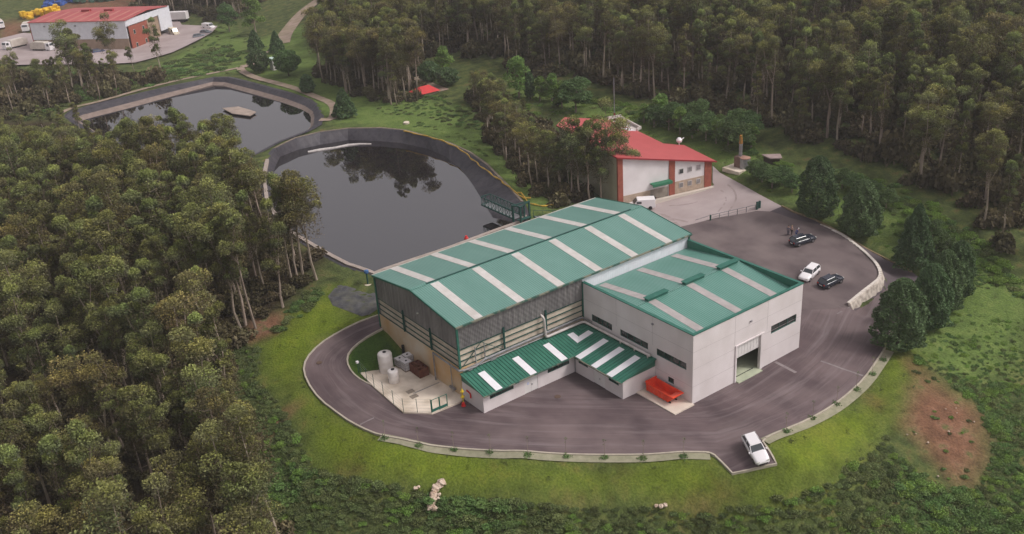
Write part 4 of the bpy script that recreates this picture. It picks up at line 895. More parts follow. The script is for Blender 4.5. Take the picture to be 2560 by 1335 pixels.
# ================================================================== red-roofed building
rb = thing('red_roof_building', 'white building with big red sloping roof and brick pillars behind the concrete yard', 'building', (72.89, 5.06, 2))
AO = Vector((72.89, 5.06, 0)); EE = Vector((-.975, .221, 0)); FF = Vector((.221, .975, 0))
def UV(u, v, z): return AO+EE*u+FF*v+Vector((0, 0, z))
def rz(u): return 7.1+.225*u
def ubox(mb, u0, u1, v0, v1, z0, z1, z1b=None):
    z1b = z1 if z1b is None else z1b
    return mb.hexa([UV(u0, v0, z0), UV(u0, v1, z0), UV(u1, v1, z0), UV(u1, v0, z0), UV(u0, v0, z1), UV(u0, v1, z1), UV(u1, v1, z1b), UV(u1, v0, z1b)])
dn = .08
m = MB(); ubox(m, 2.1, 8.4, .15, .4, 4.7, rz(2.1)-dn, rz(8.4)-dn); ubox(m, 9.6, 19, .15, .4, 4.2, rz(9.6)-dn, rz(19)-dn); ubox(m, 9.6, 9.75, .15, .4, 1.5, 4.2)
m.build('wall', white_wall, rb)
for a_, b_, c_ in ((2.1, 8.4, 4.7), (13.45, 19, 4.2)): m = MB(); ubox(m, a_, b_, .1, .42, 1.5, c_); m.build('stone_base', stone_clad, rb)
for u0, u1 in ((.6, 2.1), (8.4, 9.6), (19, 20)):
    m = MB(); ubox(m, u0, u1, 0, .45, 1.2, rz(u0)-dn, rz(u1)-dn); m.build('brick_pillar', brick_m, rb)
m = MB(); ubox(m, 19.8, 20, .46, 22.5, 1, rz(19.8)-dn); m.build('side_wall', cream_m, rb)
m = MB(); ubox(m, .6, .85, .46, 11.2, 1, rz(.6)-dn); ubox(m, 4.7, 14.4, 29.5, 29.8, 1, rz(4.7)-.2, rz(14.4)-.2); m.bar(UV(19.8, 22.4, 5), UV(14.4, 29.6, 5), .25, 10.6); ubox(m, 3.6, 3.9, 11.3, 29.4, 1, rz(3.6)-.2); m.build('rear_wall', white_wall, rb)
m = MB(); poly = [(-.2, -.35), (20.3, -.35), (20.3, 23), (14.5, 31), (4.6, 31), (4.4, 26), (3.2, 21.5), (3.4, 11.8), (-.8, 11.2)]
m.slab([UV(u, v, rz(u)) for u, v in poly], .18); r_ = m.build('roof', red_roof, rb)
m = MB(); m.bar(UV(-.2, -.4, rz(-.2)-.06), UV(20.3, -.4, rz(20.3)-.06), .1, .24); m.bar(UV(20.36, -.4, rz(20.3)-.06), UV(20.36, 23, rz(20.3)-.06), .1, .24); m.build('fascia', red_trim, r_)
m = MB(); m.bar(UV(1.4, 23.5, rz(1.4)+.2), UV(.9, 32.4, 7.6), .35, .6); m.bar(UV(.9, 32.4, 7.9), UV(5.2, 30.2, rz(5.2)+.4), .35, .6); m.bar(UV(1.4, 23.5, 7.8), UV(3.4, 21.6, rz(3.4)+.2), .3, .5); m.slab([UV(1.5, 23.7, 7.3), UV(3.4, 21.7, 7.8), UV(5, 30, 7.9), UV(1.1, 32, 7.3)], .15); m.build('parapet', M('pale parapet', (.55, .5, .46), (.45, .4, .37), 1), rb)
m = MB(); m.slab([UV(3.7, 21.5, rz(3.7)+.12), UV(5.5, 21.2, rz(5.5)+.12), UV(6.3, 23.2, rz(6.3)+.12), UV(4.4, 23.4, rz(4.4)+.12)], .12); m.build('roof_light', white_new, r_)
for k in range(3):
    for z0 in (3.38, 6.02):
        u0 = 2.95+k*1.82; f = MB(); ubox(f, u0, u0+.9, .04, .14, z0, z0+.95); wo = f.build('window', M('pale window frame', (.5, .48, .46), None), rb); g_ = MB(); ubox(g_, u0+.08, u0+.82, .02, .035, z0+.08, z0+.87)
        g_.build('pane', win_dark if (k == 2 and z0 > 5) else M('greyish glass', (.2, .19, .19), (.3, .28, .28), 2, .2), wo)
m = MB(); ubox(m, 9.78, 13.4, .2, .3, 1.6, 5.2)
m.build('roller_door', rollup_m, rb)
m = MB(); ubox(m, 9.5, 13.55, -1.0, .12, 5.35, 5.5); ubox(m, 9.5, 13.55, -1.02, -.9, 5.0, 5.35)
m.build('canopy', canopy_m, rb)
m = MB(); ubox(m, -.8, 13.2, -.75, -.02, 1.5, 2.38); m.build('plinth_kerb', M('kerb pale', (.58, .52, .45), None), rb)
m = MB(); c = UV(.3, 11.2, rz(.3)); m.lathe(tuple(c), [(.1, 0), (.1, .5), (.5, .6), (.6, 1.0), (.3, 1.4)], 12); m.bar(c+Vector((.3, 0, .9)), c+Vector((1.3, 0, 1.1)), .12); m.build('roof_cowl', white_paint, rb)
ms = thing('antenna_mast', 'tall thin grey mast rising behind the red roof', 'mast', UV(2, 30, 7)); c = UV(2.0, 33, 4)
m = MB(); m.tube([c, c+Vector((0, 0, 12))], .09, 6); m.build('pole', pipe_grey, ms); m = MB(); m.tube([c+Vector((0, 0, 0)), c+Vector((0, 0, 4.6))], .2, 6); m.build('base_tube', red_trim, ms)

# ================================================================== flare stack and bunker
p = P(1850, 418)
fs = thing('flare_stack', 'short flare stack with orange rusted tip on a brick base in the meadow', 'flare stack', p)
m = MB(); m.tube([p+Vector((0, 0, 2.2)), p+Vector((0, 0, 4.6))], .33, 10); m.build('pipe', pipe_grey, fs)
m = MB(); m.tube([p+Vector((0, 0, 4.6)), p+Vector((0, 0, 5.2)), p+Vector((0, 0, 6.2))], [.34, .3, .26], 10); m.build('tip', M('orange rust', (.38, .16, .03), (.22, .18, .05), 2, sharp=(.45, .55)), fs)
m = MB(); m.box(p.x-.8, p.x+.8, p.y-.8, p.y+.8, p.z-.3, p.z+2.2); m.build('brick_base', M('dull brick', (.22, .13, .1), (.15, .09, .07), 2), fs)
m = MB(); m.box(p.x-2.6, p.x+3.4, p.y-2, p.y+2, p.z-.6, p.z+.15); m.build('footing', conc_pad, fs)
p2 = P(1862, 421)
tb = thing('equipment_cabinet', 'grey ribbed metal cabinet beside the foot of the flare stack', 'cabinet', p2); m = MB(); m.lathe((p2.x, p2.y, p2.z), [(.95, .1), (.95, 1.9), (.8, 2.0)], 14); m.build('shell', pipe_grey, tb); m = MB(); m.lathe((p2.x, p2.y, p2.z), [(1.0, 2.0), (1.0, 2.12), (.3, 2.3)], 14); m.build('lid', M('rusty lid', (.35, .2, .15), None), tb)
bk = [P(1903, 402), P(1925, 413), P(1955, 410), P(1950, 397)]; c = sum(bk, Vector())/4
bu = thing('low_shelter', 'low shelter with a flat pinkish roof half buried in the shrubs', 'shelter', c)
zz = c.z+1.2; m = MB(); m.slab([(a.x, a.y, zz) for a in bk], .18); m.build('roof', M('pinkish slab', (.38, .29, .27), (.3, .23, .21), 1), bu); m = MB(); m.prism(inset([(a.x, a.y) for a in bk], .5), c.z-1, zz-.19); m.build('wall', bark_d, bu)

# ================================================================== depot in the upper left
wh = thing('depot_warehouse', 'big white warehouse with a faded red roof in the upper left beyond the ponds', 'warehouse', (12.4, 260, 2))
WA = Vector((12.4, 260, 0)); WE = Vector((.6415, -.767, 0)); WF = Vector((.767, .6415, 0))
def WV(u, v, z): return WA+WE*u+WF*v+Vector((0, 0, z))
def wbox(mb, u0, u1, v0, v1, z0, z1):
    return mb.hexa([WV(u0, v0, z0), WV(u1, v0, z0), WV(u1, v1, z0), WV(u0, v1, z0), WV(u0, v0, z1), WV(u1, v0, z1), WV(u1, v1, z1), WV(u0, v1, z1)])
m = MB(); wbox(m, .3, 37.2, 0, .3, 6.55, 12.5); wbox(m, 37.0, 37.3, .3, 27, 10.5, 12.5); wbox(m, 37.0, 37.3, 19.6, 27, 5.0, 10.49); m.build('wall', white_clad, wh)
m = MB(); wbox(m, 0, 37.1, .02, .32, 1.5, 6.5); m.build('base_wall', M('tan base wall', (.36, .27, .2), (.3, .22, .16), .5), wh)
m = MB(); wbox(m, 0, .3, 0, 25, 1.5, 12.4); m.build('side_wall', red_trim, wh)
m = MB(); wbox(m, 37.32, 37.6, .8, 11.6, 1.6, 10.3); m.build('brick_front', brick_m, wh)
m = MB(); wbox(m, 36.6, 36.9, 11.7, 19.5, 2, 10.4); m.build('inner_wall', M('tan inner wall', (.36, .27, .19), (.28, .2, .14), .6), wh)
m = MB(); wbox(m, 0, 37.2, 24.7, 25, 2, 12.4); m.build('rear_wall', white_clad, wh)
m = MB(); m.slab([WV(-.3, -.4, 12.6), WV(37.6, -.4, 12.6), WV(37.6, 13, 13.6), WV(-.3, 13, 13.6)], .2); r_ = m.build('roof', red_roof2, wh)
for k in range(9):
    q = MB(); u = 3+k*4; q.slab([WV(u, -.3, 12.65), WV(u+.9, -.3, 12.65), WV(u+.9, 12.8, 13.63), WV(u, 12.8, 13.63)], .03); q.build('roof_strip', M('faded strip', (.48, .2, .16), None), r_)
m = MB(); m.slab([WV(-.3, 13.02, 13.6), WV(37.6, 13.02, 13.6), WV(37.6, 26, 12.6), WV(-.3, 26, 12.6)], .2); m.build('roof', red_roof2, wh)
for u in (14, 23): m = MB(); wbox(m, u-1.6, u+1.6, 12.3, 13.5, 13.62, 14.2); m.build('roof_vent', red_trim, wh)
for v0, z0 in ((3, 7.4), (3, 3), (8.6, 3.2), (8.4, 7.6)):
    f = MB(); wbox(f, 37.62, 37.68, v0, v0+1.1, z0, z0+1.5); wo = f.build('window', white_trim, wh); g_ = MB(); wbox(g_, 37.69, 37.71, v0+.12, v0+.98, z0+.12, z0+1.38); g_.build('pane', win_dark, wo)
for u in (6, 18, 30): m = MB(); wbox(m, u-.3, u+.3, -.35, -.02, 10.9, 11.3); m.build('wall_lamp', pipe_grey, wh)
# small buildings
p = P(1067, 234)-Vector((0, 0, 1.3)); kb = thing('small_red_hut', 'little hut with a bright red hipped roof by the far track', 'hut', p)
m = MB(); m.box(p.x-2.9, p.x+2.1, p.y-1.8, p.y+2.3, p.z-.5, p.z+2.0); m.build('wall', cream_m, kb)
m = MB(); X0_, X1_, Y0_, Y1_, Z_ = p.x-3.4, p.x+2.6, p.y-2.3, p.y+2.8, p.z+2.0; r0, r1 = (p.x-1.6, p.y+.25, Z_+1.3), (p.x+.9, p.y+.25, Z_+1.3)
m.add([(X0_, Y0_, Z_), (X1_, Y0_, Z_), (X1_, Y1_, Z_), (X0_, Y1_, Z_), r0, r1], [(0, 1, 5, 4), (1, 2, 5), (2, 3, 4, 5), (3, 0, 4), (3, 2, 1, 0)]); m.build('roof', M('bright red roof', (.62, .05, .05), (.55, .05, .05), 1), kb)
p = P(690, 172); kb = thing('white_kiosk', 'narrow white kiosk beside the round tree at the track junction', 'kiosk', p)
m = MB(); m.box(p.x-1.2, p.x+1.2, p.y-1.2, p.y+1.2, p.z-.2, p.z+3.0); m.build('wall', white_wall, kb); m = MB(); m.box(p.x-1.4, p.x+1.4, p.y-1.4, p.y+1.4, p.z+3.0, p.z+3.25); m.build('roof', M('mint roof', (.5, .65, .58), None), kb); m = MB(); m.box(p.x-.4, p.x+.4, p.y-1.24, p.y-1.2, p.z, p.z+2.0); m.build('door', pipe_grey, kb)
# chalky outcrop in the scrub
def rocks(name, pts, mat, lab, cat, k=5, s=1):
    m = MB()
    for (x, y, z_, r) in pts:
        base = []; 
        for i in range(k): 
            pass
        n1_, n2_ = 7, 5; b0 = len(m.v)
        for a in range(n2_+1):
            th = math.pi*a/n2_
            for b_ in range(n1_): 
                ph_ = 2*math.pi*b_/n1_; rr = r*(1+rnd.uniform(-.22, .22)); m.v.append((x+rr*math.sin(th)*math.cos(ph_), y+rr*math.sin(th)*math.sin(ph_), z_+rr*.75*math.cos(th)))
        for a in range(n2_):
            for b_ in range(n1_): m.f.append((b0+a*n1_+b_, b0+(a+1)*n1_+b_, b0+(a+1)*n1_+(b_+1) % n1_, b0+a*n1_+(b_+1) % n1_))
    tag(m.build(name, mat, None), lab, cat)
chalk = M('chalky rock', (.58, .48, .39), (.45, .33, .24), 1.5, .95, bump=.6)
pts = []
for (px, py, r) in ((1104,1213,.55),(1097,1219,.5),(1091,1226,.55),(1087,1234,.45),(1085,1241,.45),(1084,1248,.4),(1086,1255,.35),(1082,1262,.42),(1077,1269,.42),(1074,1275,.35),(1087,1277,.42),(1099,1242,.22),(1096,1251,.2)):
    p = P(px, py); pts.append((p.x, p.y, p.z+.35, r))
rocks('rock_outcrop', pts, chalk, 'long chalky pale rock outcrop in the scrub below the lawn', 'rock')
p = P(1040, 1229); rocks('rock', [(p.x, p.y, p.z+.5, .3), (p.x+.4, p.y, p.z+.5, .2)], chalk, 'small white stone in the scrub left of the long pale outcrop', 'rock')
p = P(1652, 1272); rocks('rock', [(p.x, p.y, p.z+.35, .32), (p.x+.5, p.y-.2, p.z+.35, .28), (p.x-.3, p.y+.4, p.z+.35, .22)], chalk, 'pale rock lump at the lawn edge straight below the parking bay road', 'rock')
p = P(1016, 309); m = MB(); m.lathe((p.x, p.y, p.z), [(.7, 0), (.7, .35), (.5, .45)], 12); tag(m.build('well_cover', conc_pad, None), 'round pale well cover on the grass behind the nearer pond', 'well cover')
for i, (px, py) in enumerate(((2390,1022),(2392,1034),(2435,1056),(2372,1080),(2268,1088),(2290,1086),(2320,1108),(2345,1192),(2364,1024))):
    p = P(px, py); rocks('stone', [(p.x, p.y, p.z+.1, rnd.uniform(.07, .14))], chalk, 'small white stone scattered on the red earth bank', 'stone'); COL.objects[-1]['group'] = 'white stones on the red earth bank'

# ================================================================== vehicles
def car_mesh(o, paint, L=4.3, Wd=1.75, Ht=1.45, kind='hatch'):
    """local frame: +x is the front, wheels on z=0"""
    h = L/2; w_ = Wd/2
    hood = .9; belt = .95; 
    if kind == 'sedan': top = [(-.95, .0), (-.76, 1), (.04, 1), (.36, 0)]
    elif kind == 'wagon': top = [(-.95, .0), (-.84, 1), (.08, 1), (.36, 0)]
    else: top = [(-.90, .0), (-.68, 1), (.08, 1), (.36, 0)]
    secs = [(-1.0, .38, .62, .80), (-.985, .28, .86, .92), (-.93, .22, belt, .98), (-.6, .2, belt, 1.0), (0, .2, belt, 1.0), (.36, .2, .93, 1.0), (.55, .2, .88, .98), (.8, .22, .80, .95), (.94, .26, .70, .86), (1.0, .32, .56, .72)]
    m = MB(); k = 10
    for fx, zb_, zt, fw in secs:
        x = fx*h; y = w_*fw
        ring = [(-y*.9, zb_), (-y, zb_+.12), (-y, zt-.2), (-y*.93, zt-.04), (-y*.6, zt+.015), (y*.6, zt+.015), (y*.93, zt-.04), (y, zt-.2), (y, zb_+.12), (y*.9, zb_)]
        m.v += [(x, a, b) for a, b in ring]
    for i in range(len(secs)-1):
        for j in range(k): m.f.append((i*k+j, i*k+(j+1) % k, (i+1)*k+(j+1) % k, (i+1)*k+j))
    m.f += [tuple(range(k))[::-1], tuple(range((len(secs)-1)*k, len(secs)*k))]
    m.build('body', paint, o, world=False, smooth=True)
    bw, tw = w_*.93, w_*.74
    g_ = MB(); xs_ = [a[0]*h for a in top]; 
    pts = [(xs_[0], bw*.95, .90), (xs_[1], tw, Ht-.05), (xs_[2], tw, Ht-.05), (xs_[3], bw*.95, .90)]
    g_.v = [(a, s*b, c) for s in (-1, 1) for a, b, c in pts]; g_.f = [(0, 1, 2, 3)[::-1], (4, 5, 6, 7), (0, 4, 5, 1)[::-1], (1, 5, 6, 2)[::-1], (2, 6, 7, 3)[::-1]]
    g_.build('glass', glass_m, o, world=False)
    r = MB(); a0, a1 = xs_[1]-.04, xs_[2]+.06
    r.add([(a0, -tw-.01, Ht-.09), (a1, -tw-.01, Ht-.09), (a1, tw+.01, Ht-.09), (a0, tw+.01, Ht-.09), (a0+.05, -tw+.1, Ht), (a1-.08, -tw+.1, Ht), (a1-.08, tw-.1, Ht), (a0+.05, tw-.1, Ht)], [(0, 3, 2, 1), (4, 5, 6, 7), (0, 1, 5, 4), (1, 2, 6, 5), (2, 3, 7, 6), (3, 0, 4, 7)])
    for s in (-1, 1):
        r.bar((xs_[1], s*(tw+.0), Ht-.08), (xs_[0], s*(bw*.95), .92), .09); r.bar((xs_[2], s*(tw), Ht-.08), (xs_[3], s*(bw*.95), .9), .07)
        xm = (xs_[1]+xs_[2])/2; r.bar((xm, s*(tw+.01), Ht-.08), (xm, s*(bw*.96), .92), .07)
    r.build('roof', paint, o, world=False)
    for fx in (-.6, .62):
        for s in (-1, 1):
            q = MB(); q.tube([(fx*h, s*(w_-.2), .31), (fx*h, s*(w_+.005), .31)], .31, 14); wl = q.build('wheel', tyre_m, o, world=False); LOC[wl.name] = Vector((0, 0, 0))
            q = MB(); q.tube([(fx*h, s*(w_), .31), (fx*h, s*(w_+.015), .31)], .19, 10); q.build('rim', rim_m, wl, world=False)
    for s in (-1, 1):
        q = MB(); q.box(h*.90, h*.975, s*w_*.62-.17, s*w_*.62+.17, .56, .70); q.build('headlight', light_m, o, world=False)
        q = MB(); q.box(-h*1.0, -h*.965, s*w_*.68-.14, s*w_*.68+.14, .66, .86); q.build('tail_light', redl_m, o, world=False)
        q = MB(); q.box(h*.30, h*.37, s*(w_+.10)-.08, s*(w_+.10)+.08, .92, 1.05); q.build('mirror', paint, o, world=False)
    q = MB(); q.box(-h*1.012, -h*1.0, -.26, .26, .5, .62); q.build('number_plate', white_paint, o, world=False)
    q = MB(); q.box(h*.985, h*1.01, -.5, .5, .30, .42); q.build('grille', tyre_m, o, world=False)
def place2(rear, front, lift=.5):
    a = P(*rear, lift); b3 = P(*front, lift); c = (a+b3)/2; d = b3-a
    return (c.x, c.y, h1(c.x, c.y)+.05), math.atan2(d.y, d.x)
def car(rear, front, paint, lab, kind='hatch', name='parked_car', **k):
    loc, rz_ = place2(rear, front); o = thing(name, lab, 'car', loc, rz_); car_mesh(o, paint, kind=kind, **k)
    # settle on sloping ground
    L = 1.3; c, s = math.cos(rz_), math.sin(rz_); hf, hr = h1(loc[0]+c*L, loc[1]+s*L), h1(loc[0]-c*L, loc[1]-s*L); hl_, hr_ = h1(loc[0]-s*.7, loc[1]+c*.7), h1(loc[0]+s*.7, loc[1]-c*.7)
    o.rotation_euler = (math.atan2(hl_-hr_, 1.4), -math.atan2(hf-hr, 2*L), rz_); o.rotation_mode = 'XYZ'
    return o
car((1877, 1100), (1905, 1150), white_paint, 'white saloon parked alone in the tarmac bay at the lawn edge', 'sedan', L=4.4)
car((2040, 668), (2006, 699), white_paint, 'white estate car partly behind the hall corner, beside a dark hatchback', 'wagon', L=4.2)
car((2059, 711), (2095, 694), dark_paint, 'dark hatchback right of the white estate car in the upper yard', 'hatch', L=4.0)
car((1988, 606), (2026, 594), dark_paint, 'dark saloon in the upper yard with people standing by its side', 'sedan', L=4.3)
# people by the dark car
def person(px, py, h, lab, top, legs, hair, lean=0, face=0):
    p = P(px, py); o = thing('person', lab, 'person', p, face)
    skin = bpy.data.materials.get('skin') or M('skin', (.45, .27, .2), None, rough=.6)
    def sk_(name, mat, V, E, Rr, par):
        me_ = bpy.data.meshes.new(name); me_.from_pydata(V, E, []); me_.materials.append(mat); ob = bpy.data.objects.new(name, me_); COL.objects.link(ob); ob.parent = par
        ob.modifiers.new('skin', 'SKIN')
        for v_, r_ in zip(me_.skin_vertices[0].data, Rr): v_.radius = (r_, r_)
        me_.skin_vertices[0].data[0].use_root = True
        ob.modifiers.new('sub', 'SUBSURF').render_levels = 1; return ob
    s = h/1.75; l = lean
    def q(x, y, z): 
        t = max(0, z-.95); return (x*s+math.sin(l)*t*s, y*s, (min(z, .95)+math.cos(l)*t)*s)
    V = [q(0, 0, .95), q(0, 0, 1.2), q(0, 0, 1.45), q(0, 0, 1.53), q(.02, 0, 1.63), q(.01, 0, 1.72), q(0, .19, 1.43), q(.03, .25, 1.15), q(.12, .25, .92), q(.15, .25, .84), q(0, -.19, 1.43), q(.03, -.25, 1.15), q(.12, -.25, .92), q(.15, -.25, .84),
         q(0, .1, .9), q(.03, .11, .5), q(0, .12, .08), q(.14, .13, .04), q(0, -.1, .9), q(-.03, -.11, .5), q(-.06, -.12, .08), q(.08, -.13, .04)]
    E = [(0, 1), (1, 2), (2, 3), (3, 4), (4, 5), (2, 6), (6, 7), (7, 8), (8, 9), (2, 10), (10, 11), (11, 12), (12, 13), (0, 14), (14, 15), (15, 16), (16, 17), (0, 18), (18, 19), (19, 20), (20, 21)]
    Rr = [a*s for a in (.14, .13, .15, .055, .095, .075, .065, .048, .036, .03, .065, .048, .036, .03, .095, .065, .042, .035, .095, .065, .042, .035)]
    body = sk_('body', skin, V, E, Rr, o)
    sk_('jacket', top, [V[i] for i in (0, 1, 2, 6, 7, 8, 10, 11, 12)], [(0, 1), (1, 2), (2, 3), (3, 4), (4, 5), (2, 6), (6, 7), (7, 8)], [a*s for a in (.165, .16, .175, .085, .065, .05, .085, .065, .05)], o)
    sk_('trousers', legs, [V[i] for i in (0, 14, 15, 16, 18, 19, 20)], [(0, 1), (1, 2), (2, 3), (0, 4), (4, 5), (5, 6)], [a*s for a in (.16, .115, .085, .065, .115, .085, .065)], o)
    hd = Vector(V[5]); m = MB(); m.lathe((hd.x-.01, hd.y, hd.z-.05), [(.10*s, 0), (.105*s, .05), (.08*s, .1), (.03, .13)], 10); m.build('hair', hair, o, world=False, smooth=True)
cl = lambda nm, c: M(nm, c, None, rough=.85)
person(1970, 589, 1.75, 'person in grey clothes standing farthest left by the dark saloon', cl('grey cloth', (.16, .15, .19)), cl('grey trousers', (.12, .11, .14)), cl('brown hair', (.06, .04, .03)), 0, .3)
person(1979, 588, 1.72, 'person in a pale peach top and dark trousers by the dark saloon', cl('peach top', (.5, .33, .27)), cl('black trousers', (.02, .018, .022)), cl('fair hair', (.35, .25, .15)), 0, -.5)
person(1990, 594, 1.70, 'person in blue work clothes with a white cap leaning on the dark saloon', cl('blue overalls', (.05, .10, .30)), cl('blue work trousers', (.04, .08, .25)), cl('white cap', (.75, .75, .78)), .45, -.6)

def van_mesh(o, paint, L=5., Wd=1.9, Ht=2.0):
    m = MB(); h = L/2; w_ = Wd/2
    prof = [(-h, .4), (-h, Ht-.05), (-h+.15, Ht), (h*.35, Ht), (h*.62, 1.15), (h*.95, .95), (h, .6), (h, .35), (-h, .35)]
    n = len(prof); m.v = [(a, -w_, b) for a, b in prof]+[(a, w_, b) for a, b in prof]; m.f = [tuple(range(n)), tuple(range(n, 2*n))[::-1]]+[(i, i+n, (i+1) % n+n, (i+1) % n)[::1] for i in range(n)]
    m.build('body', paint, o, world=False, bevel=.08)
    g_ = MB(); g_.add([(h*.36, -w_*.85, Ht-.1), (h*.36, w_*.85, Ht-.1), (h*.615, w_*.9, 1.22), (h*.615, -w_*.9, 1.22)], [(0, 3, 2, 1)]); g_.v = [(a+.05, b, c+.03) for a, b, c in g_.v]
    for s in (-1, 1): g_.box(h*.05, h*.42, s*(w_+.01)-.01, s*(w_+.01)+.01, 1.2, Ht-.3)
    g_.build('glass', glass_m, o, world=False)
    for fx in (-.62, .66):
        for s in (-1, 1): q = MB(); q.tube([(fx*h, s*(w_-.2), .34), (fx*h, s*(w_+.01), .34)], .34, 12); q.build('wheel', tyre_m, o, world=False)
    for s in (-1, 1): q = MB(); q.box(h*.93, h*1.01, s*w_*.7-.14, s*w_*.7+.14, .62, .8); q.build('headlight', light_m, o, world=False)
def van(rear, front, paint, lab, **k):
    loc, rz_ = place2(rear, front, 1); o = thing('parked_van', lab, 'van', loc, rz_); van_mesh(o, paint, **k); return o
van((1618, 508), (1590, 508), white_paint, 'white van by the stone base, just above the ridge end of the green roof', L=4.6, Ht=1.9)
car((1622, 500), (1596, 497), dark_paint, 'dark car hidden beyond the white van near the roller door', 'hatch')
# depot vehicles
def truck(rear, front, lab, L=8.5, body=None, hoop=True):
    loc, rz_ = place2(rear, front, 1.5); o = thing('refuse_truck', lab, 'truck', loc, rz_); h = L/2; body = body or tarp_m
    m = MB(); m.box(h-1.9, h, -1.2, 1.2, .6, 2.1); m.hexa([(h-1.9, -1.2, 2.1), (h, -1.2, 2.1), (h, 1.2, 2.1), (h-1.9, 1.2, 2.1), (h-1.9, -1.15, 2.95), (h-.25, -1.15, 2.95), (h-.25, 1.15, 2.95), (h-1.9, 1.15, 2.95)]); c = m.build('cab', white_paint, o, world=False)
    LOC[c.name] = Vector((0, 0, 0))
    m = MB(); m.add([(h+.01, -1.0, 2.1), (h+.01, 1.0, 2.1), (h-.2, 1.0, 2.8), (h-.2, -1.0, 2.8)], [(0, 1, 2, 3)]); m.build('windscreen', glass_m, c, world=False)
    for s in (-1, 1): m = MB(); m.box(h-1.2, h-.3, s*1.21-.005, s*1.21+.005, 1.9, 2.7); m.build('side_window', glass_m, c, world=False)
    m = MB(); x1 = h-2.05; m.v = []; pr = [(-h+.2, .9), (-h, 1.5), (-h+.3, 2.9), (-h+1.6, 3.35), (x1-.2, 3.3), (x1, 3.1), (x1, .95)]; n = len(pr)
    m.v = [(a, -1.22, b) for a, b in pr]+[(a, 1.22, b) for a, b in pr]; m.f = [tuple(range(n)), tuple(range(n, 2*n))[::-1]]+[(i, i+n, (i+1) % n+n, (i+1) % n) for i in range(n)]; m.build('hopper_body', body, o, world=False, bevel=.08)
    m = MB(); m.box(-h+.5, h-1.0, -.5, .5, .5, .88); m.box(-1.2, .8, -1.15, -.6, .45, .85); m.box(-1.2, .8, .6, 1.15, .45, .85); m.build('chassis', tyre_m, o, world=False)
    for x in (-h+1.3, -h+2.6, h-1.2):
        for s in (-1, 1): m = MB(); m.tube([(x, s*.85, .5), (x, s*1.2, .5)], .5, 14); m.build('wheel', tyre_m, o, world=False)
    return o
truck((66, 104), (10, 118), 'cream refuse truck facing left at the depot edge, beside the warehouse end')
truck((80, 117), (132, 118), 'cream refuse truck facing right in front of the warehouse, nearest the treetops')
truck((75, 62), (60, 74), 'white truck half hidden behind the left corner of the warehouse', L=7)
truck((-14, 52), (10, 68), 'white truck cut off by the left edge, above the other trucks', L=7)
o_, r2z = place2((458, 44), (430, 46), 1.5); tr = thing('box_trailer', 'white box trailer parked beyond the right end of the warehouse', 'trailer', o_, r2z)
m = MB(); m.box(-4, 4, -1.25, 1.25, 1.1, 3.8); m.build('box', white_wall, tr, world=False, bevel=.04); m = MB(); m.box(-3.8, 3.8, -.5, .5, .7, 1.08); m.build('chassis', tyre_m, tr, world=False)
for x in (-3, -2, -1):
    for s in (-1, 1): m = MB(); m.tube([(x, s*.8, .5), (x, s*1.2, .5)], .5, 12); m.build('wheel', tyre_m, tr, world=False)
van((424, 76), (446, 84), M('cream van paint', (.62, .56, .42), None, rough=.4), 'cream van beside the cone-shaped tree right of the warehouse', L=5.5, Ht=2.4)
van((505, 64), (538, 66), white_paint, 'white van at the back of the depot car park by the grass', L=5.2)
car((500, 82), (531, 80), grey_paint, 'grey car in the depot car park just in front of the white van', 'sedan')
car((484, 93), (512, 88), grey_paint, 'grey car nearest the grass bank in the depot car park', 'sedan')
car((233, 131), (258, 127), M('navy paint', (.03, .05, .12), None, rough=.25), 'navy car in front of the warehouse between two eucalyptus trees', 'hatch')
# heaps of plastic bins
def binbox(mat, key):
    o = thing('waste_bin', 'bin', 'bin', (0, 0, 0)); m = MB(); m.hexa([(-.55, -.5, 0), (.55, -.5, 0), (.55, .5, 0), (-.55, .5, 0), (-.8, -.65, 1.25), (.8, -.65, 1.25), (.8, .65, 1.25), (-.8, .65, 1.25)]); m.build('tub', mat, o, world=False)
    m = MB(); m.hexa([(-.85, -.7, 1.26), (.85, -.7, 1.26), (.85, .7, 1.26), (-.85, .7, 1.26), (-.7, -.5, 1.55), (.7, -.5, 1.55), (.7, .5, 1.55), (-.7, .5, 1.55)]); m.build('lid', mat, o, world=False); return o
for mat, n_b, xr, yr_, l, gname in ((yel_bin, 34, (58, 150), (26, 50), 'yellow plastic bin tipped in the heap behind the warehouse', 'yellow bins heaped behind the warehouse'), (blue_bin, 34, (112, 192), (-4, 24), 'blue plastic bin lying in the heap beyond the yellow bins', 'blue bins heaped behind the warehouse'), (green_bin, 34, (190, 310), (-8, 12), 'dull green plastic bin in the long row behind the warehouse', 'green bins lined up behind the warehouse')):
    pr = None
    for i in range(n_b):
        f = rnd.random(); px = xr[0]+(xr[1]-xr[0])*f; py = yr_[1]+(yr_[0]-yr_[1])*(f*.6+rnd.random()*.4); p = P(px, py)
        c = binbox(mat, i) if pr is None else copy_tree(pr)
        pr = pr or c; c.location = (p.x, p.y, p.z+rnd.choice([0, .1, 1.2])); c.rotation_euler = (rnd.choice([0, 0, 1.4, -1.4, .3]), rnd.choice([0, 0, .4, 1.5]), rnd.random()*6.28); c.scale = (1.35,)*3
        tag(c, l, 'bin', gname)
for i, (px, py) in enumerate(((20, 42), (48, 52), (150, 58))):
    pass

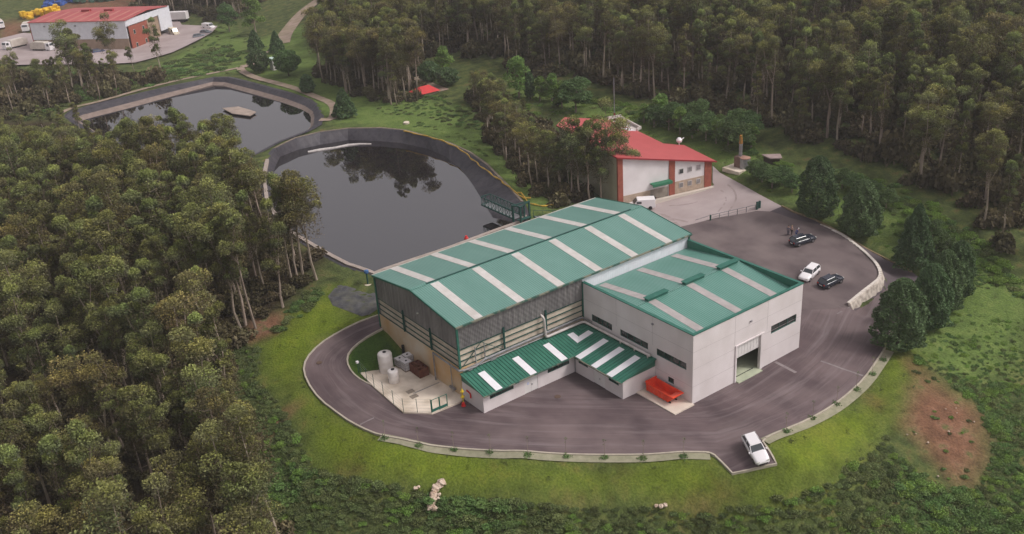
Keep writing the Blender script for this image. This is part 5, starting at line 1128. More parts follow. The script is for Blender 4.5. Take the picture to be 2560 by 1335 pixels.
# ================================================================== vegetation
def tri_cards(P0, size, nrm_up=.0, seed=0, elong=.55):
    r = np.random.RandomState(seed); n = len(P0)
    a = r.normal(size=(n, 3)); a[:, 2] *= .8; a /= np.linalg.norm(a, axis=1)[:, None]
    b = r.normal(size=(n, 3)); b = np.cross(a, b); b /= np.linalg.norm(b, axis=1)[:, None]
    s = size*(.65+.7*r.rand(n))[:, None]
    V = np.stack([P0-a*s, P0+b*s*elong, P0+a*s, P0-b*s*elong], 1).reshape(-1, 3)
    return V
def leaf_mesh(name, V, tint, mat):
    n = len(V)//4; me_ = bpy.data.meshes.new(name); me_.vertices.add(len(V)); me_.vertices.foreach_set('co', V.astype(np.float32).ravel())
    me_.loops.add(n*4); me_.loops.foreach_set('vertex_index', np.arange(n*4)); me_.polygons.add(n); me_.polygons.foreach_set('loop_start', np.arange(0, n*4, 4)); me_.update()
    a = me_.color_attributes.new('tint', 'FLOAT_COLOR', 'POINT'); c = np.ones((n*4, 4), np.float32); c[:, :3] = np.repeat(tint, 4, axis=0); a.data.foreach_set('color', c.ravel()); me_.materials.append(mat)
    return me_
def clump(c, R, n, r, flat=.75, up=.35):
    d = r.normal(size=(n, 3)); d /= np.linalg.norm(d, axis=1)[:, None]
    lo = d[:, 2] < -.25; d[lo, 2] *= -up; d /= np.linalg.norm(d, axis=1)[:, None]
    rad = R*(.55+.5*r.rand(n)**.6)[:, None]; wob = 1+.18*np.sin(d[:, :1]*5+c[0])*np.cos(d[:, 1:2]*4+c[1])
    return np.array(c)+d*rad*wob*np.array([1, 1, flat])
def eucalyptus(seed, Ht=17, leaves=4200, spread=2.6, low=.38, lean=.5, dens=1.):
    r = np.random.RandomState(seed); tr_ = MB(); tips = []
    lx, ly = r.uniform(-lean, lean, 2)
    def limb(p0, p1, r0, r1, bend=.25):
        mid = (p0+p1)/2+Vector(r.uniform(-bend, bend, 3)); tr_.tube([p0, mid, p1], [r0, (r0+r1)/2, r1], 6)
    base = Vector((0, 0, -.3)); fork = Vector((lx*1.2, ly*1.2, Ht*r.uniform(low, low+.16))); limb(base, fork, .17+.004*Ht, .13, .3)
    nl = r.randint(2, 5); a0 = r.rand()*6.28
    for k in range(nl):
        a = a0+6.28*k/nl+r.uniform(-.5, .5); rad = spread*r.uniform(.3, .95)*(0.3 if k == 0 else 1); top = Vector((lx*2+math.cos(a)*rad, ly*2+math.sin(a)*rad, Ht*(r.uniform(.70, .92) if k else .95)))
        limb(fork, top, .105, .04, .6); tips.append((top, 1.0))
        for j in range(r.randint(4, 8)):
            t_ = r.uniform(.12, .95); q = fork.lerp(top, t_); a2 = r.rand()*6.28; rr = r.uniform(.7, 2.2)*spread/2.6*(1.1-.4*t_); e = q+Vector((math.cos(a2)*rr, math.sin(a2)*rr, r.uniform(.2, 1.7))); limb(q, e, .04, .015, .2); tips.append((e, r.uniform(.45, .85)))
    for j in range(r.randint(0, 4)):   # dead side limbs on the bare stem
        q = base.lerp(fork, r.uniform(.45, .95)); a2 = r.rand()*6.28; limb(q, q+Vector((math.cos(a2)*1.3, math.sin(a2)*1.3, r.uniform(.2, 1.2))), .035, .012, .15)
    Vs, Ts = [], []; ws = sum(s*s for _, s in tips)
    for i, (c, s) in enumerate(tips):
        R = r.uniform(.85, 1.5)*s*spread/2.2; k = max(20, int(leaves*.9*s*s/ws*r.uniform(.6, 1.3)*dens)); g_ = clump(c+Vector((0, 0, .1)), R, k, r, r.uniform(.75, 1.25), .7); k = len(g_)
        g_ += r.normal(size=g_.shape)*.07*R
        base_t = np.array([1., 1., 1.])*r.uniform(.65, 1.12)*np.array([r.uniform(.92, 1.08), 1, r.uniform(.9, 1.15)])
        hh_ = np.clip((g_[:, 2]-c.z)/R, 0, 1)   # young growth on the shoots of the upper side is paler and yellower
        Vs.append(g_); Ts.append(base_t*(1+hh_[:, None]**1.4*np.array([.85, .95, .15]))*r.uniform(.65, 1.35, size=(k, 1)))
    k = leaves//8; zz_ = r.uniform(low+.06, .9, k)*Ht; aa = r.rand(k)*6.28; rr = spread*np.sqrt(r.rand(k))*.9
    Vs.append(np.column_stack([lx+rr*np.cos(aa), ly+rr*np.sin(aa), zz_])); Ts.append(np.array([[.85, .70, .66]])*r.uniform(.6, 1.1, size=(k, 1)))
    return tr_, tri_cards(np.vstack(Vs), .14, seed=seed, elong=.5), np.vstack(Ts)
def mk_tree(name, tr_, V, Tt, leafm, trunkm=bark_m):
    """meshes only"""
    o = tr_.build('trunk', trunkm, None); tm = o.data; bpy.data.objects.remove(o)
    return tm, leaf_mesh('crown', V, Tt, leafm)
EU = []
leaf_e2 = M('bronze eucalyptus leaves', (.172, .156, .078), None, rough=.6, spec=.25, objvar=.7, attr='tint', transl=.25)
leaf_e3 = M('green eucalyptus leaves', (.145, .158, .080), None, rough=.6, spec=.25, objvar=.7, attr='tint', transl=.25)
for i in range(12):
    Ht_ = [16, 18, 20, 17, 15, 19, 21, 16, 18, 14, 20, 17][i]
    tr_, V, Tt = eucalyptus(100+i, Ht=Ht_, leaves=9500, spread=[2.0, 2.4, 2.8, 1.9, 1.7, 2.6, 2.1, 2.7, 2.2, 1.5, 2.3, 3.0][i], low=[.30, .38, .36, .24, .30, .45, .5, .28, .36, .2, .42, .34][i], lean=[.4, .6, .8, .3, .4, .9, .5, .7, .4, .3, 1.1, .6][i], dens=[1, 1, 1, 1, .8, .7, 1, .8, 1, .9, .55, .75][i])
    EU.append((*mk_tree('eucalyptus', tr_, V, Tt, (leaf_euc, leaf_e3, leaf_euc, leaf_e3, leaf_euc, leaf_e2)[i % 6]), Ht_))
def put(name, proto, loc, rz_, sc, lab, cat, group=None):
    e = bpy.data.objects.new(name, None); COL.objects.link(e); e.location = loc; e.rotation_euler = (0, 0, rz_); e.scale = (sc[0], sc[0], sc[1]); tag(e, lab, cat, group)
    for nm, me_ in (('trunk', proto[0]), ('crown', proto[1])):
        if me_ is None: continue
        c = bpy.data.objects.new(nm, me_); COL.objects.link(c); c.parent = e
    return e
def poisson(poly, d, seed, jit=.5, mind=None):
    a = np.array(poly); r = np.random.RandomState(seed); X, Y = np.meshgrid(np.arange(a[:, 0].min(), a[:, 0].max(), d), np.arange(a[:, 1].min(), a[:, 1].max(), d*.87))
    X = X+(np.arange(X.shape[0]) % 2)[:, None]*d/2; g_ = np.stack([X.ravel(), Y.ravel()], 1)+r.uniform(-jit, jit, (X.size, 2))*d
    return g_[inside(poly, g_)]
def vis(p, h_, mg=60):
    x0, y0, d0 = proj(p); x1, y1, d1 = proj(np.asarray(p)+[0, 0, h_]); 
    return d0 > 5 and max(x0, x1) > -mg and min(x0, x1) < 2560+mg and max(y0, y1) > -20 and min(y0, y1) < 1335+mg
BLD = [(-9, 41, -41, 1)]
def blocked_v(a, r=2.5):
    a = np.atleast_2d(a); b_ = (a[:, 0] > -9) & (a[:, 0] < 42) & (a[:, 1] > -42) & (a[:, 1] < 2) & ~((a[:, 0] < 14) & (a[:, 1] < -26))
    for pl in (road_poly, upper_poly, lane_poly, light_poly, rim1, rim2): b_ |= sdist(pl, a) > -r
    d = a-np.array([AO.x, AO.y]); u, v = d@np.array([EE.x, EE.y]), d@np.array([FF.x, FF.y])
    return b_ | ((u > -2) & (u < 22) & (v > -2) & (v < 33))
def free_pts(poly, d, seed, r, hgt, mg):
    a = poisson(poly, d, seed)
    if not len(a): return []
    zz = H(a); x0, y0, d0 = proj(np.column_stack([a, zz])); x1, y1, d1 = proj(np.column_stack([a, zz+hgt]))
    ok = (d0 > 5) & (np.maximum(x0, x1) > -mg) & (np.minimum(x0, x1) < 2560+mg) & (np.maximum(y0, y1) > -20) & (np.minimum(y0, y1) < 1335+mg)
    a, zz = a[ok], zz[ok]
    if not len(a): return []
    ok = ~blocked_v(a, r); return [(x, y, z) for (x, y), z in zip(a[ok], zz[ok])]
def blocked(x, y, r=2.5):
    if -9 < x < 42 and -42 < y < 2: return True
    q = np.array([[x, y]])
    for pl in (road_poly, upper_poly, lane_poly, light_poly, rim1, rim2):
        if sdist(pl, q)[0] > -r: return True
    d = np.array([x, y])-np.array([AO.x, AO.y]); u, v = d@np.array([EE.x, EE.y]), d@np.array([FF.x, FF.y])
    if -2 < u < 22 and -2 < v < 33: return True
    return False
left_forest = PW([(815,650),(775,700),(700,765),(640,818),(585,890),(590,990),(640,1100),(650,1230),(700,1330),(740,1450)])+[tuple(un(a, b, -9)[:2]) for a, b in ((760,1750),(-150,1750),(-500,1100))]+PW([(-500,700),(-300,400),(-80,335),(60,330),(190,325),(270,372),(420,418),(560,440),(640,455),(672,500),(700,560),(760,612)])
left_back = PW([(-150,300),(60,300),(165,268),(330,232),(400,205),(330,185),(200,195),(60,185),(-150,190)])
right_forest = PW([(840,60),(800,110),(850,170),(940,215),(1050,205),(1060,150),(1120,140),(1260,150),(1290,190),(1480,200),(1560,238),(1660,255),(1760,272),(1900,325),(2000,358),(2110,385),(2220,425),(2340,495),(2440,565),(2540,650),(2700,780),(2900,700),(2900,-30),(2300,-60),(1800,-60),(1300,-60),(850,-50)])
belt = PW([(1165,235),(1200,300),(1235,380),(1290,440),(1330,490),(1400,515),(1480,505),(1540,500),(1470,440),(1440,400),(1400,360),(1380,310),(1300,300),(1240,240)])
belt_in = PW([(800,205),(860,232),(930,250),(990,264),(1055,250),(1045,195),(930,165),(840,175),(790,170)])
mid_back = PW([(560,125),(640,110),(660,150),(610,165),(560,165)])
top_left = PW([(330,30),(600,60),(640,20),(700,-20),(330,-40)])
cand = []
LAB = {'L': 'slender eucalyptus in the dense wood left of the two ponds', 'B': 'eucalyptus in the sparse scrubby wood between far pond and depot', 'R': 'eucalyptus in the dark wood filling the upper right slope',
       'K': 'eucalyptus in the dark belt between near pond and red-roofed building', 'C': 'eucalyptus in the tall clump on the grass behind the near pond', 'T': 'eucalyptus in the wood along the top edge beyond the depot'}
GRP = {'L': 'eucalyptus trees of the left wood', 'B': 'eucalyptus trees between pond and depot', 'R': 'eucalyptus trees of the right slope', 'K': 'eucalyptus trees of the belt by the red roof', 'C': 'eucalyptus clump behind the near pond', 'T': 'eucalyptus trees beyond the depot'}
for key, poly, d, sd_ in (('L', left_forest, 4.9, 1), ('B', left_back, 8, 2), ('R', right_forest, 5.2, 3), ('K', belt, 4.0, 4), ('C', belt_in, 3.8, 5), ('T', top_left, 7, 6), ('B', mid_back, 6, 7)):
    for x, y, z_ in free_pts(poly, d, sd_, 2.5, 18, 120):
        hs_ = {'L': .95, 'B': .8, 'R': .95, 'K': .9, 'C': 1.0, 'T': .9}[key]*rnd.choice([rnd.uniform(.58, .9), rnd.uniform(.8, 1.02), rnd.uniform(.9, 1.18)])
        if key in 'LKB':
            for _ in range(8):
                tx, ty, _d = proj((x, y, z_+18.5*hs_))
                if key == 'K':
                    if ty < np.interp(tx, [1150, 1250, 1285, 1330, 1400, 1440, 1500, 1600], [165, 180, 262, 285, 345, 370, 390, 400]): hs_ *= .88
                elif key == 'B':
                    if ty < np.interp(tx, [0, 140, 155, 215, 230, 255, 270, 330, 350, 450, 560], [138, 138, 100, 100, 142, 142, 95, 95, 150, 150, 110]): hs_ *= .88
                elif ty < np.interp(tx, [0, 170, 250, 300, 330, 430, 480, 560, 640, 690, 720, 780, 850], [305, 305, 335, 285, 290, 265, 262, 275, 315, 350, 430, 470, 600]): hs_ *= .9
            if hs_ < .34: continue
        dist = math.dist((x, y, z_), CAM)
        cand.append((hs_*18/dist, key, x, y, z_, hs_))
hand = [((640, 822), 6, 1.02), ((708, 770), 3, .9), ((792, 700), 11, .95), ((745, 700), 1, .85), ((180, 225), 7, 1.0), ((288, 200), 2, 1.0), ((402, 182), 3, .85), ((205, 222), 0, .9), ((240, 205), 3, .6), ((865, 232), 2, 1.05), ((978, 262), 6, 1.0), ((1532, 508), 2, 1.0), ((1475, 507), 0, .82), ((1505, 514), 3, .8), ((1452, 502), 4, .8), ((1425, 495), 7, .8), ((1555, 505), 7, .62), ((45, 215), 2, .6)]
hlab = ['tall eucalyptus with a long bare leaning trunk rising from the lawn edge', 'eucalyptus with a thin bare trunk at the lawn corner left of the black sheet', 'eucalyptus spreading over the corner of the near pond', 'eucalyptus just left of the one overhanging the pond corner', 'tall narrow eucalyptus with pale forked trunk in front of the warehouse', 'broad eucalyptus standing before the brick end of the warehouse', 'dense cone-shaped tree at the depot edge by the cream van', 'second stem of eucalyptus close behind the narrow one by the warehouse', 'low bushy eucalyptus between warehouse and far pond', 'eucalyptus with a pale trunk at the left of the clump behind the near pond', 'eucalyptus with a pale leaning trunk at the front of the grass clump', 'eucalyptus whose crown overlaps the red roof and white wall', 'dark eucalyptus in front of the cream side wall', 'narrow eucalyptus right in front of the cream side wall', 'slim eucalyptus at the left edge of the cream side wall', 'eucalyptus left of the cream side wall in the belt', 'small eucalyptus leaning across the white wall left of the roller door', 'young rounded eucalyptus at the left depot edge']
for (pxy, k, s_), l in zip(hand, hlab):
    p = P(*pxy); s_ *= 17.5/EU[k][2]; put('eucalyptus_tree', EU[k], p, rnd.random()*6.28, (s_*1.05, s_*1.05), l, 'tree')
cand.sort(reverse=True); NI = 280
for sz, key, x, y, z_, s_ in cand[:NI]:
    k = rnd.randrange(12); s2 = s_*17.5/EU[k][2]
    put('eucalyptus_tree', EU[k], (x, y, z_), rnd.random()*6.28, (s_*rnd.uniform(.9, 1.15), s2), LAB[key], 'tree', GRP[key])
print('CAND', len(cand))

# scatter of many alike: ONE object with instances
def scatter(name, protos, pts, lab, cat):
    pc = bpy.data.collections.new(name+'_kinds')
    for i, (nm, meshes) in enumerate(protos):
        # join trunk and crown data
        vs, fs, mats, mi, tint = [], [], [], [], []
        n0 = 0
        for me_ in meshes:
            co = np.empty(len(me_.vertices)*3, np.float32); me_.vertices.foreach_get('co', co); vs.append(co.reshape(-1, 3))
            lv = np.empty(len(me_.loops), np.int32); me_.loops.foreach_get('vertex_index', lv); ls = np.empty(len(me_.polygons), np.int32); me_.polygons.foreach_get('loop_start', ls)
            fs.append((lv+n0, ls)); mi += [len(mats)]*len(ls); mats.append(me_.materials[0])
            if 'tint' in me_.color_attributes: c = np.empty(len(me_.vertices)*4, np.float32); me_.color_attributes['tint'].data.foreach_get('color', c); tint.append(c)
            else: tint.append(np.ones(len(me_.vertices)*4, np.float32))
            n0 += len(me_.vertices)
        me_ = bpy.data.meshes.new(nm); me_.vertices.add(n0); me_.vertices.foreach_set('co', np.vstack(vs).ravel()); lv = np.concatenate([f[0] for f in fs]); off = np.cumsum([0]+[len(f[0]) for f in fs[:-1]]); ls = np.concatenate([f[1]+o2 for f, o2 in zip(fs, off)])
        me_.loops.add(len(lv)); me_.loops.foreach_set('vertex_index', lv); me_.polygons.add(len(ls)); me_.polygons.foreach_set('loop_start', ls); me_.polygons.foreach_set('material_index', np.array(mi, np.int32)); me_.update()
        a = me_.color_attributes.new('tint', 'FLOAT_COLOR', 'POINT'); a.data.foreach_set('color', np.concatenate(tint))
        for mm in mats: me_.materials.append(mm)
        pc.objects.link(bpy.data.objects.new(nm, me_))
    me_ = bpy.data.meshes.new(name); me_.from_pydata([q[:3] for q in pts], [], []); n = len(pts)
    for an, j, ty in (('rot', 3, 'FLOAT'), ('sxy', 4, 'FLOAT'), ('sz', 5, 'FLOAT')): a = me_.attributes.new(an, ty, 'POINT'); a.data.foreach_set('value', [q[j] for q in pts])
    a = me_.attributes.new('kind_index', 'INT', 'POINT'); a.data.foreach_set('value', [q[6] for q in pts])
    o = bpy.data.objects.new(name, me_); COL.objects.link(o); tag(o, lab, cat, kind='stuff')
    ng = bpy.data.node_groups.new(name, 'GeometryNodeTree'); ng.interface.new_socket('Geometry', in_out='INPUT', socket_type='NodeSocketGeometry'); ng.interface.new_socket('Geometry', in_out='OUTPUT', socket_type='NodeSocketGeometry')
    N = ng.nodes; K = ng.links; gi = N.new('NodeGroupInput'); go_ = N.new('NodeGroupOutput'); ip = N.new('GeometryNodeInstanceOnPoints'); ci = N.new('GeometryNodeCollectionInfo'); ci.inputs[0].default_value = pc; ci.inputs['Separate Children'].default_value = True; ci.inputs['Reset Children'].default_value = True
    mp_ = N.new('GeometryNodeMeshToPoints'); K.new(gi.outputs[0], mp_.inputs[0]); K.new(mp_.outputs[0], ip.inputs['Points']); K.new(ci.outputs[0], ip.inputs['Instance']); ip.inputs['Pick Instance'].default_value = True
    def na(nm, ty): q = N.new('GeometryNodeInputNamedAttribute'); q.data_type = ty; q.inputs[0].default_value = nm; return q.outputs['Attribute']
    K.new(na('kind_index', 'INT'), ip.inputs['Instance Index'])
    cx = N.new('ShaderNodeCombineXYZ'); K.new(na('rot', 'FLOAT'), cx.inputs[2]); er = N.new('FunctionNodeEulerToRotation'); K.new(cx.outputs[0], er.inputs[0]); K.new(er.outputs[0], ip.inputs['Rotation'])
    cs = N.new('ShaderNodeCombineXYZ'); a1 = na('sxy', 'FLOAT'); K.new(a1, cs.inputs[0]); K.new(a1, cs.inputs[1]); K.new(na('sz', 'FLOAT'), cs.inputs[2]); K.new(cs.outputs[0], ip.inputs['Scale'])
    K.new(ip.outputs[0], go_.inputs[0]); md = o.modifiers.new('scatter', 'NODES'); md.node_group = ng
    return o
ptsE = []
for sz, key, x, y, z_, s_ in cand[NI:]:
    k = rnd.choice([0, 1, 3, 4, 7, 8, 9, 3, 9, 2, 11]) if key == 'R' else rnd.randrange(12); ptsE.append((x, y, z_, rnd.random()*6.28, s_*rnd.uniform(.9, 1.15), s_*17.5/EU[k][2], k))
scatter('eucalyptus_woodland', [('eucalyptus_%d' % i, e[:2]) for i, e in enumerate(EU)], ptsE, 'mass of farther eucalyptus woodland covering the upper right slope', 'woodland')

# bushes
def bush(seed, R=1.0, n=800, leafm=leaf_scrub, flat=.55, size=.09):
    r = np.random.RandomState(seed); Vs, Ts = [], []
    for k in range(5):
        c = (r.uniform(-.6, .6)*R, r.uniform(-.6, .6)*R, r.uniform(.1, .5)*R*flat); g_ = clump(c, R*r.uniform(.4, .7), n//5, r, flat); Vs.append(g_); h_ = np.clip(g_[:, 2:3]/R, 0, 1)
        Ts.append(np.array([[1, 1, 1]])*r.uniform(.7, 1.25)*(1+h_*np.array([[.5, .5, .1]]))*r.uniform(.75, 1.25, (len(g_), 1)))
    return leaf_mesh('bush', tri_cards(np.vstack(Vs), size*R**.5, seed=seed, elong=.7), np.vstack(Ts), leafm)
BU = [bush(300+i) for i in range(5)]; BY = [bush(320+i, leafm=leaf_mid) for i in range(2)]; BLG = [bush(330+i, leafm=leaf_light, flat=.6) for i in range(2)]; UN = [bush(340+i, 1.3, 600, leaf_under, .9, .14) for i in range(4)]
scrub = PW([(655,870),(640,960),(690,1000),(740,1080),(790,1175),(880,1190),(1000,1218),(1150,1245),(1400,1265),(1650,1275),(1900,1262),(2060,1220),(2170,1135),(2215,1090),(2230,1130),(2330,1215),(2440,1225),(2490,1120),(2440,1010),(2380,960),(2290,905),(2300,880),(2340,830),(2430,720),(2380,650),(2330,600),(2330,520),(2450,600),(2700,900),(2750,1300),(2500,1420),(1500,1420),(900,1420),(700,1400),(660,1330),(650,1230),(640,1100),(590,990),(590,880),(620,850)])
ptsB = []
for x, y, z_ in free_pts(scrub, .66, 21, 2.5, 1, 20):
    ux, uy, _u = proj((x, y, z_))
    if ux > 2300 and uy < 960 and rnd.random() < .2: continue
    clus = math.sin(x*.23+1)*math.sin(y*.19+x*.07)+.4*math.sin(x*.7+y*.5)
    s_ = rnd.uniform(.32, .72)*max(.75, 1+.35*clus)*(.62 if ux > 2300 and uy < 960 else 1)
    if rnd.random() < .93: ptsB.append((x, y, z_-.1, rnd.random()*6.28, s_*1.3, s_*rnd.uniform(.7, 1.3), (5+rnd.randrange(2)) if (clus > .6 and rnd.random() < .5) or (ux > 2250 and rnd.random() < .5) else (7+rnd.randrange(2) if (rnd.random() < (.4 if ux > 2250 else .10)) else rnd.randrange(5))))
for poly, d, sc_, pr_ in ((PW([(2100,430),(2230,460),(2350,520),(2460,610),(2560,700),(2560,760),(2430,660),(2330,600),(2210,520),(2120,470)]), 1.7, .8, .8), (PW([(1270,260),(1290,225),(1420,240),(1500,265),(1600,300),(1560,300),(1450,300),(1350,290)]), 2.2, .7, .7), (PW([(1035,236),(1060,246),(1100,250),(1120,236),(1090,240),(1050,236)]), 1.2, .9, .9), (PW([(740,760),(800,700),(820,740),(760,790),(700,830),(650,850),(700,800)]), 1.3, .7, .9), (PW([(60,310),(170,265),(330,225),(470,195),(560,178),(600,140),(560,110),(470,140),(330,190),(200,180),(0,190),(-100,250)]), 2.6, 1.3, .85),
      (PW([(930,255),(1040,235),(1150,262),(1190,300),(1230,350),(1180,330),(1060,290),(940,285)]), 1.6, .55, .8), (PW([(1000,310),(1060,300),(1150,330),(1260,420),(1180,370),(1080,325)]), 1.6, .45, .5), (PW([(1480,240),(1600,270),(1800,350),(1900,380),(2000,420),(1900,400),(1700,330),(1500,270)]), 2.2, 1.2, .85),
      (PW([(1890,420),(1990,400),(2000,470),(1900,450)]), 2.0, .9, .8), (PW([(2320,560),(2420,640),(2560,760),(2560,700),(2400,560),(2260,480),(2200,470)]), 2.2, .8, .7), (PW([(2220,560),(2330,680),(2420,800),(2350,900),(2440,900),(2480,760),(2350,600),(2210,520)]), 1.8, .4, .5), (grass_far2, 3.0, .45, .5), (grass_wh, 4, .7, .4)):
    for x, y, z_ in free_pts(poly, d, int(abs(poly[0][0]*7)), 1.5, 1, 20):
        if rnd.random() > pr_: continue
        s_ = rnd.uniform(.7, 1.3)*sc_; ptsB.append((x, y, z_-.1, rnd.random()*6.28, s_*1.2, s_, rnd.choice([5, 6, 7, 8, 7, 8, 2] if proj((x, y, z_))[0] > 1280 else [0, 1, 2, 3, 4, 5, 6, 5, 6])))
for x, y, z_ in free_pts(dirt_zone, 1.7, 55, 1, 1, 20):
    if rnd.random() < .38+.3*math.sin(x*.5)*math.sin(y*.6): s_ = rnd.uniform(.15, .5); ptsB.append((x, y, z_-.05, rnd.random()*6.28, s_, s_*.7, rnd.choice([0, 1, 5, 6, 7])))
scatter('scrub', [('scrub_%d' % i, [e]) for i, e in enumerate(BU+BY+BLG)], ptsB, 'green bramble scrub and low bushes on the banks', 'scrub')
ptsU = []
for poly, d in ((left_forest, 3.0), (right_forest, 4.2), (belt, 2.4), (belt_in, 3.0), (left_back, 5), (top_left, 5)):
    for x, y, z_ in free_pts(poly, d, int(abs(poly[0][1]*5)), 1.5, 5, 20):
        s_ = rnd.uniform(.6, 1.5)*(1.15 if d < 4 else 1.7); ptsU.append((x, y, z_-.2, rnd.random()*6.28, s_, s_*rnd.uniform(.8, 1.8), rnd.randrange(4)))
scatter('forest_understory', [('understory_%d' % i, [e]) for i, e in enumerate(UN)], ptsU, 'dark understory shrubs filling the floor of the woods', 'undergrowth')

# conifers, round trees, light green trees
def dense(seed, R, Ht, n, leafm, shape='ovoid', size=.17, trunk=.4):
    r = np.random.RandomState(seed); k = n; t_ = r.rand(k); ph_ = r.rand(k)*6.283
    z_ = .02+.98*t_
    if shape == 'cone': rad = (1-z_)**.75*1.0+.03
    elif shape == 'round': rad = np.sqrt(np.clip(1-(2*z_-1)**2, 0, 1))
    else: rad = np.minimum(1, ((z_+.02)/.16)**.5)*np.clip(1-z_**2.6, 0, 1)**.55
    w1_ = 1+.13*np.sin(ph_*5+z_*9+seed)+.10*np.sin(ph_*9-z_*17)+.07*np.sin(ph_*3+z_*25)
    fz = .5+.5*np.sin(ph_*11+np.sin(z_*7)*2)*np.sin(z_*26+ph_*3); rr = R*rad*w1_*(.66+.22*r.rand(k)**.5+.18*fz)
    P0 = np.column_stack([rr*np.cos(ph_), rr*np.sin(ph_), trunk+z_*(Ht-trunk)]); tt = np.ones((k, 3))*(.65+.7*r.rand(k)[:, None])
    tm = MB(); tm.tube([(0, 0, -.3), (.03, 0, Ht*.5), (0, 0, Ht*.8)], [.05*Ht*.35+.08, .1, .04], 7)
    o = tm.build('trunk', bark_d, None); tmesh = o.data; bpy.data.objects.remove(o)
    return (tmesh, leaf_mesh('crown', tri_cards(P0, size, seed=seed, elong=.6), tt, leafm))
CY = [dense(401, 2.9, 11, 17000, leaf_con, 'ovoid', .15), dense(402, 2.9, 10.5, 17000, leaf_con, 'ovoid', .15), dense(403, 2.9, 10.5, 15000, leaf_con, 'cone', .15)]
for (px, py, k, sx, sz_, l) in ((2040, 542, 0, 1.05, .98, 'tall dark cypress nearest the yard railing, first of the lane row'), (2148, 588, 1, 1.05, .92, 'dark cypress in the middle of the row beside the lower lane'), (2283, 664, 2, 1.05, .98, 'pointed dark conifer at the lower end of the lane row'),
      (2243, 868, 0, 1.1, .92, 'big dark cypress at the roadside, front of the clump beside the tarmac'), (2318, 818, 1, .95, .92, 'dark cypress in the middle of the roadside clump'), (2352, 775, 0, .9, .85, 'dark cypress third back in the roadside clump'), (2388, 742, 1, .75, .85, 'smallest dark cypress at the back of the roadside clump')):
    put('cypress_tree', CY[k], P(px, py)-Vector((0, 0, .2)), rnd.random()*6, (sx, sz_), l, 'conifer')
SM = [dense(411, 2.6, 6.5, 5000, leaf_con, 'cone', .25), dense(412, 3.4, 6.5, 5000, leaf_con, 'round', .25), dense(413, 3.6, 7, 5000, leaf_mid, 'round', .27, 1.2), dense(414, 1.3, 6.0, 3000, leaf_con, 'ovoid', .22)]
for (px, py, k, sx, sz_, l) in ((863, 292, 0, 1.05, 1.0, 'dark cone-shaped conifer on the grass between the two ponds'), (770, 232, 3, 1.35, .8, 'small dark conifer on a short stem above the far pond track'), (650, 180, 1, .88, .95, 'round dark tree left of the white kiosk'), (722, 190, 2, .95, 1.0, 'round mid-green tree right of the white kiosk'),
      (1326, 247, 3, .9, 1.05, 'clipped dark green column tree among the fresh green trees'), (1395, 265, 3, .75, .7, 'short dark conifer at the foot of the biggest fresh green tree'), (1075, 205, 1, .8, .8, 'dark round tree right of the small red hut'), (640, 125, 0, 1.0, .95, 'dark conifer behind the round tree near the kiosk'), (694, 132, 0, .9, 1.0, 'dark conifer behind the white kiosk'), (1120, 215, 1, .8, .7, 'low dark tree beside the small red hut')):
    put('conifer_tree' if k in (0, 3) else 'round_tree', SM[k], P(px, py), rnd.random()*6, (sx, sz_), l, 'tree')
def broad(seed, R, Ht, n, leafm, size=.2):
    r = np.random.RandomState(seed); Vs, Ts = [], []; tm = MB(); tm.tube([(0, 0, -.3), (0, 0, Ht*.4)], [.2, .13], 7)
    for k in range(16):
        a = r.rand()*6.28; zz_ = r.uniform(.25, .92); rr = R*math.sin(math.pi*min(1, zz_*.95+.1))**.7*r.uniform(.1, .75); c = (math.cos(a)*rr, math.sin(a)*rr, zz_*Ht); tm.tube([(0, 0, Ht*.3), (c[0]*.6, c[1]*.6, (c[2]+Ht*.3)/2), c], [.1, .06, .02], 5)
        g_ = clump(c, R*r.uniform(.28, .48), n//16, r, .9); Vs.append(g_); Ts.append(np.ones((len(g_), 3))*r.uniform(.75, 1.2)*r.uniform(.75, 1.25, (len(g_), 1)))
    o = tm.build('trunk', bark_m, None); tmesh = o.data; bpy.data.objects.remove(o)
    return (tmesh, leaf_mesh('crown', tri_cards(np.vstack(Vs), size, seed=seed), np.vstack(Ts), leafm))
BRL = [broad(501, 3.2, 8.5, 5000, leaf_light), broad(502, 2.2, 6.5, 3500, leaf_light), broad(503, 3.6, 7.5, 6000, leaf_mid)]
for (px, py, k, sx, sz_, l) in ((1298, 245, 0, 1.15, 1.15, 'fresh light green pointed tree left of the clipped column tree'), (1350, 252, 1, .9, .85, 'small light green tree right of the clipped column tree'), (1380, 252, 1, 1.1, .95, 'light green tree between its small neighbour and the biggest one'), (1440, 282, 2, 1.25, 1.05, 'biggest rounded fresh green tree behind the red roof'), (1405, 268, 1, 1.0, .9, 'light green tree hugging the left side of the biggest one'),
      (640, 85, 0, 1.5, 1.5, 'large light green tree at the top between depot and track'), (575, 80, 2, 1.1, 1.3, 'mid-green tree at the depot car park edge'), (1108, 180, 1, 1.3, 1.0, 'light green tree behind the small red hut'), (1650, 308, 1, 1.2, .95, 'pale green young tree first in the row right of the red roof')):
    put('broadleaf_tree', BRL[k], P(px, py), rnd.random()*6, (sx, sz_), l, 'tree')
row = [(1610, 308), (1635, 318), (1672, 325), (1700, 335), (1730, 345), (1765, 352), (1790, 360), (1820, 372), (1850, 380), (1878, 372), (1690, 312), (1745, 325), (1800, 335), (1842, 345), (1870, 352)]
for i, (px, py) in enumerate(row): put('shrub_tree', BRL[2] if i % 3 else BRL[1], P(px, py), rnd.random()*6, (rnd.uniform(.65, .95), rnd.uniform(.6, .85)), 'mid-green leafy bush in the row between red roof and dark wood', 'bush', 'leafy bushes between red roof and wood')
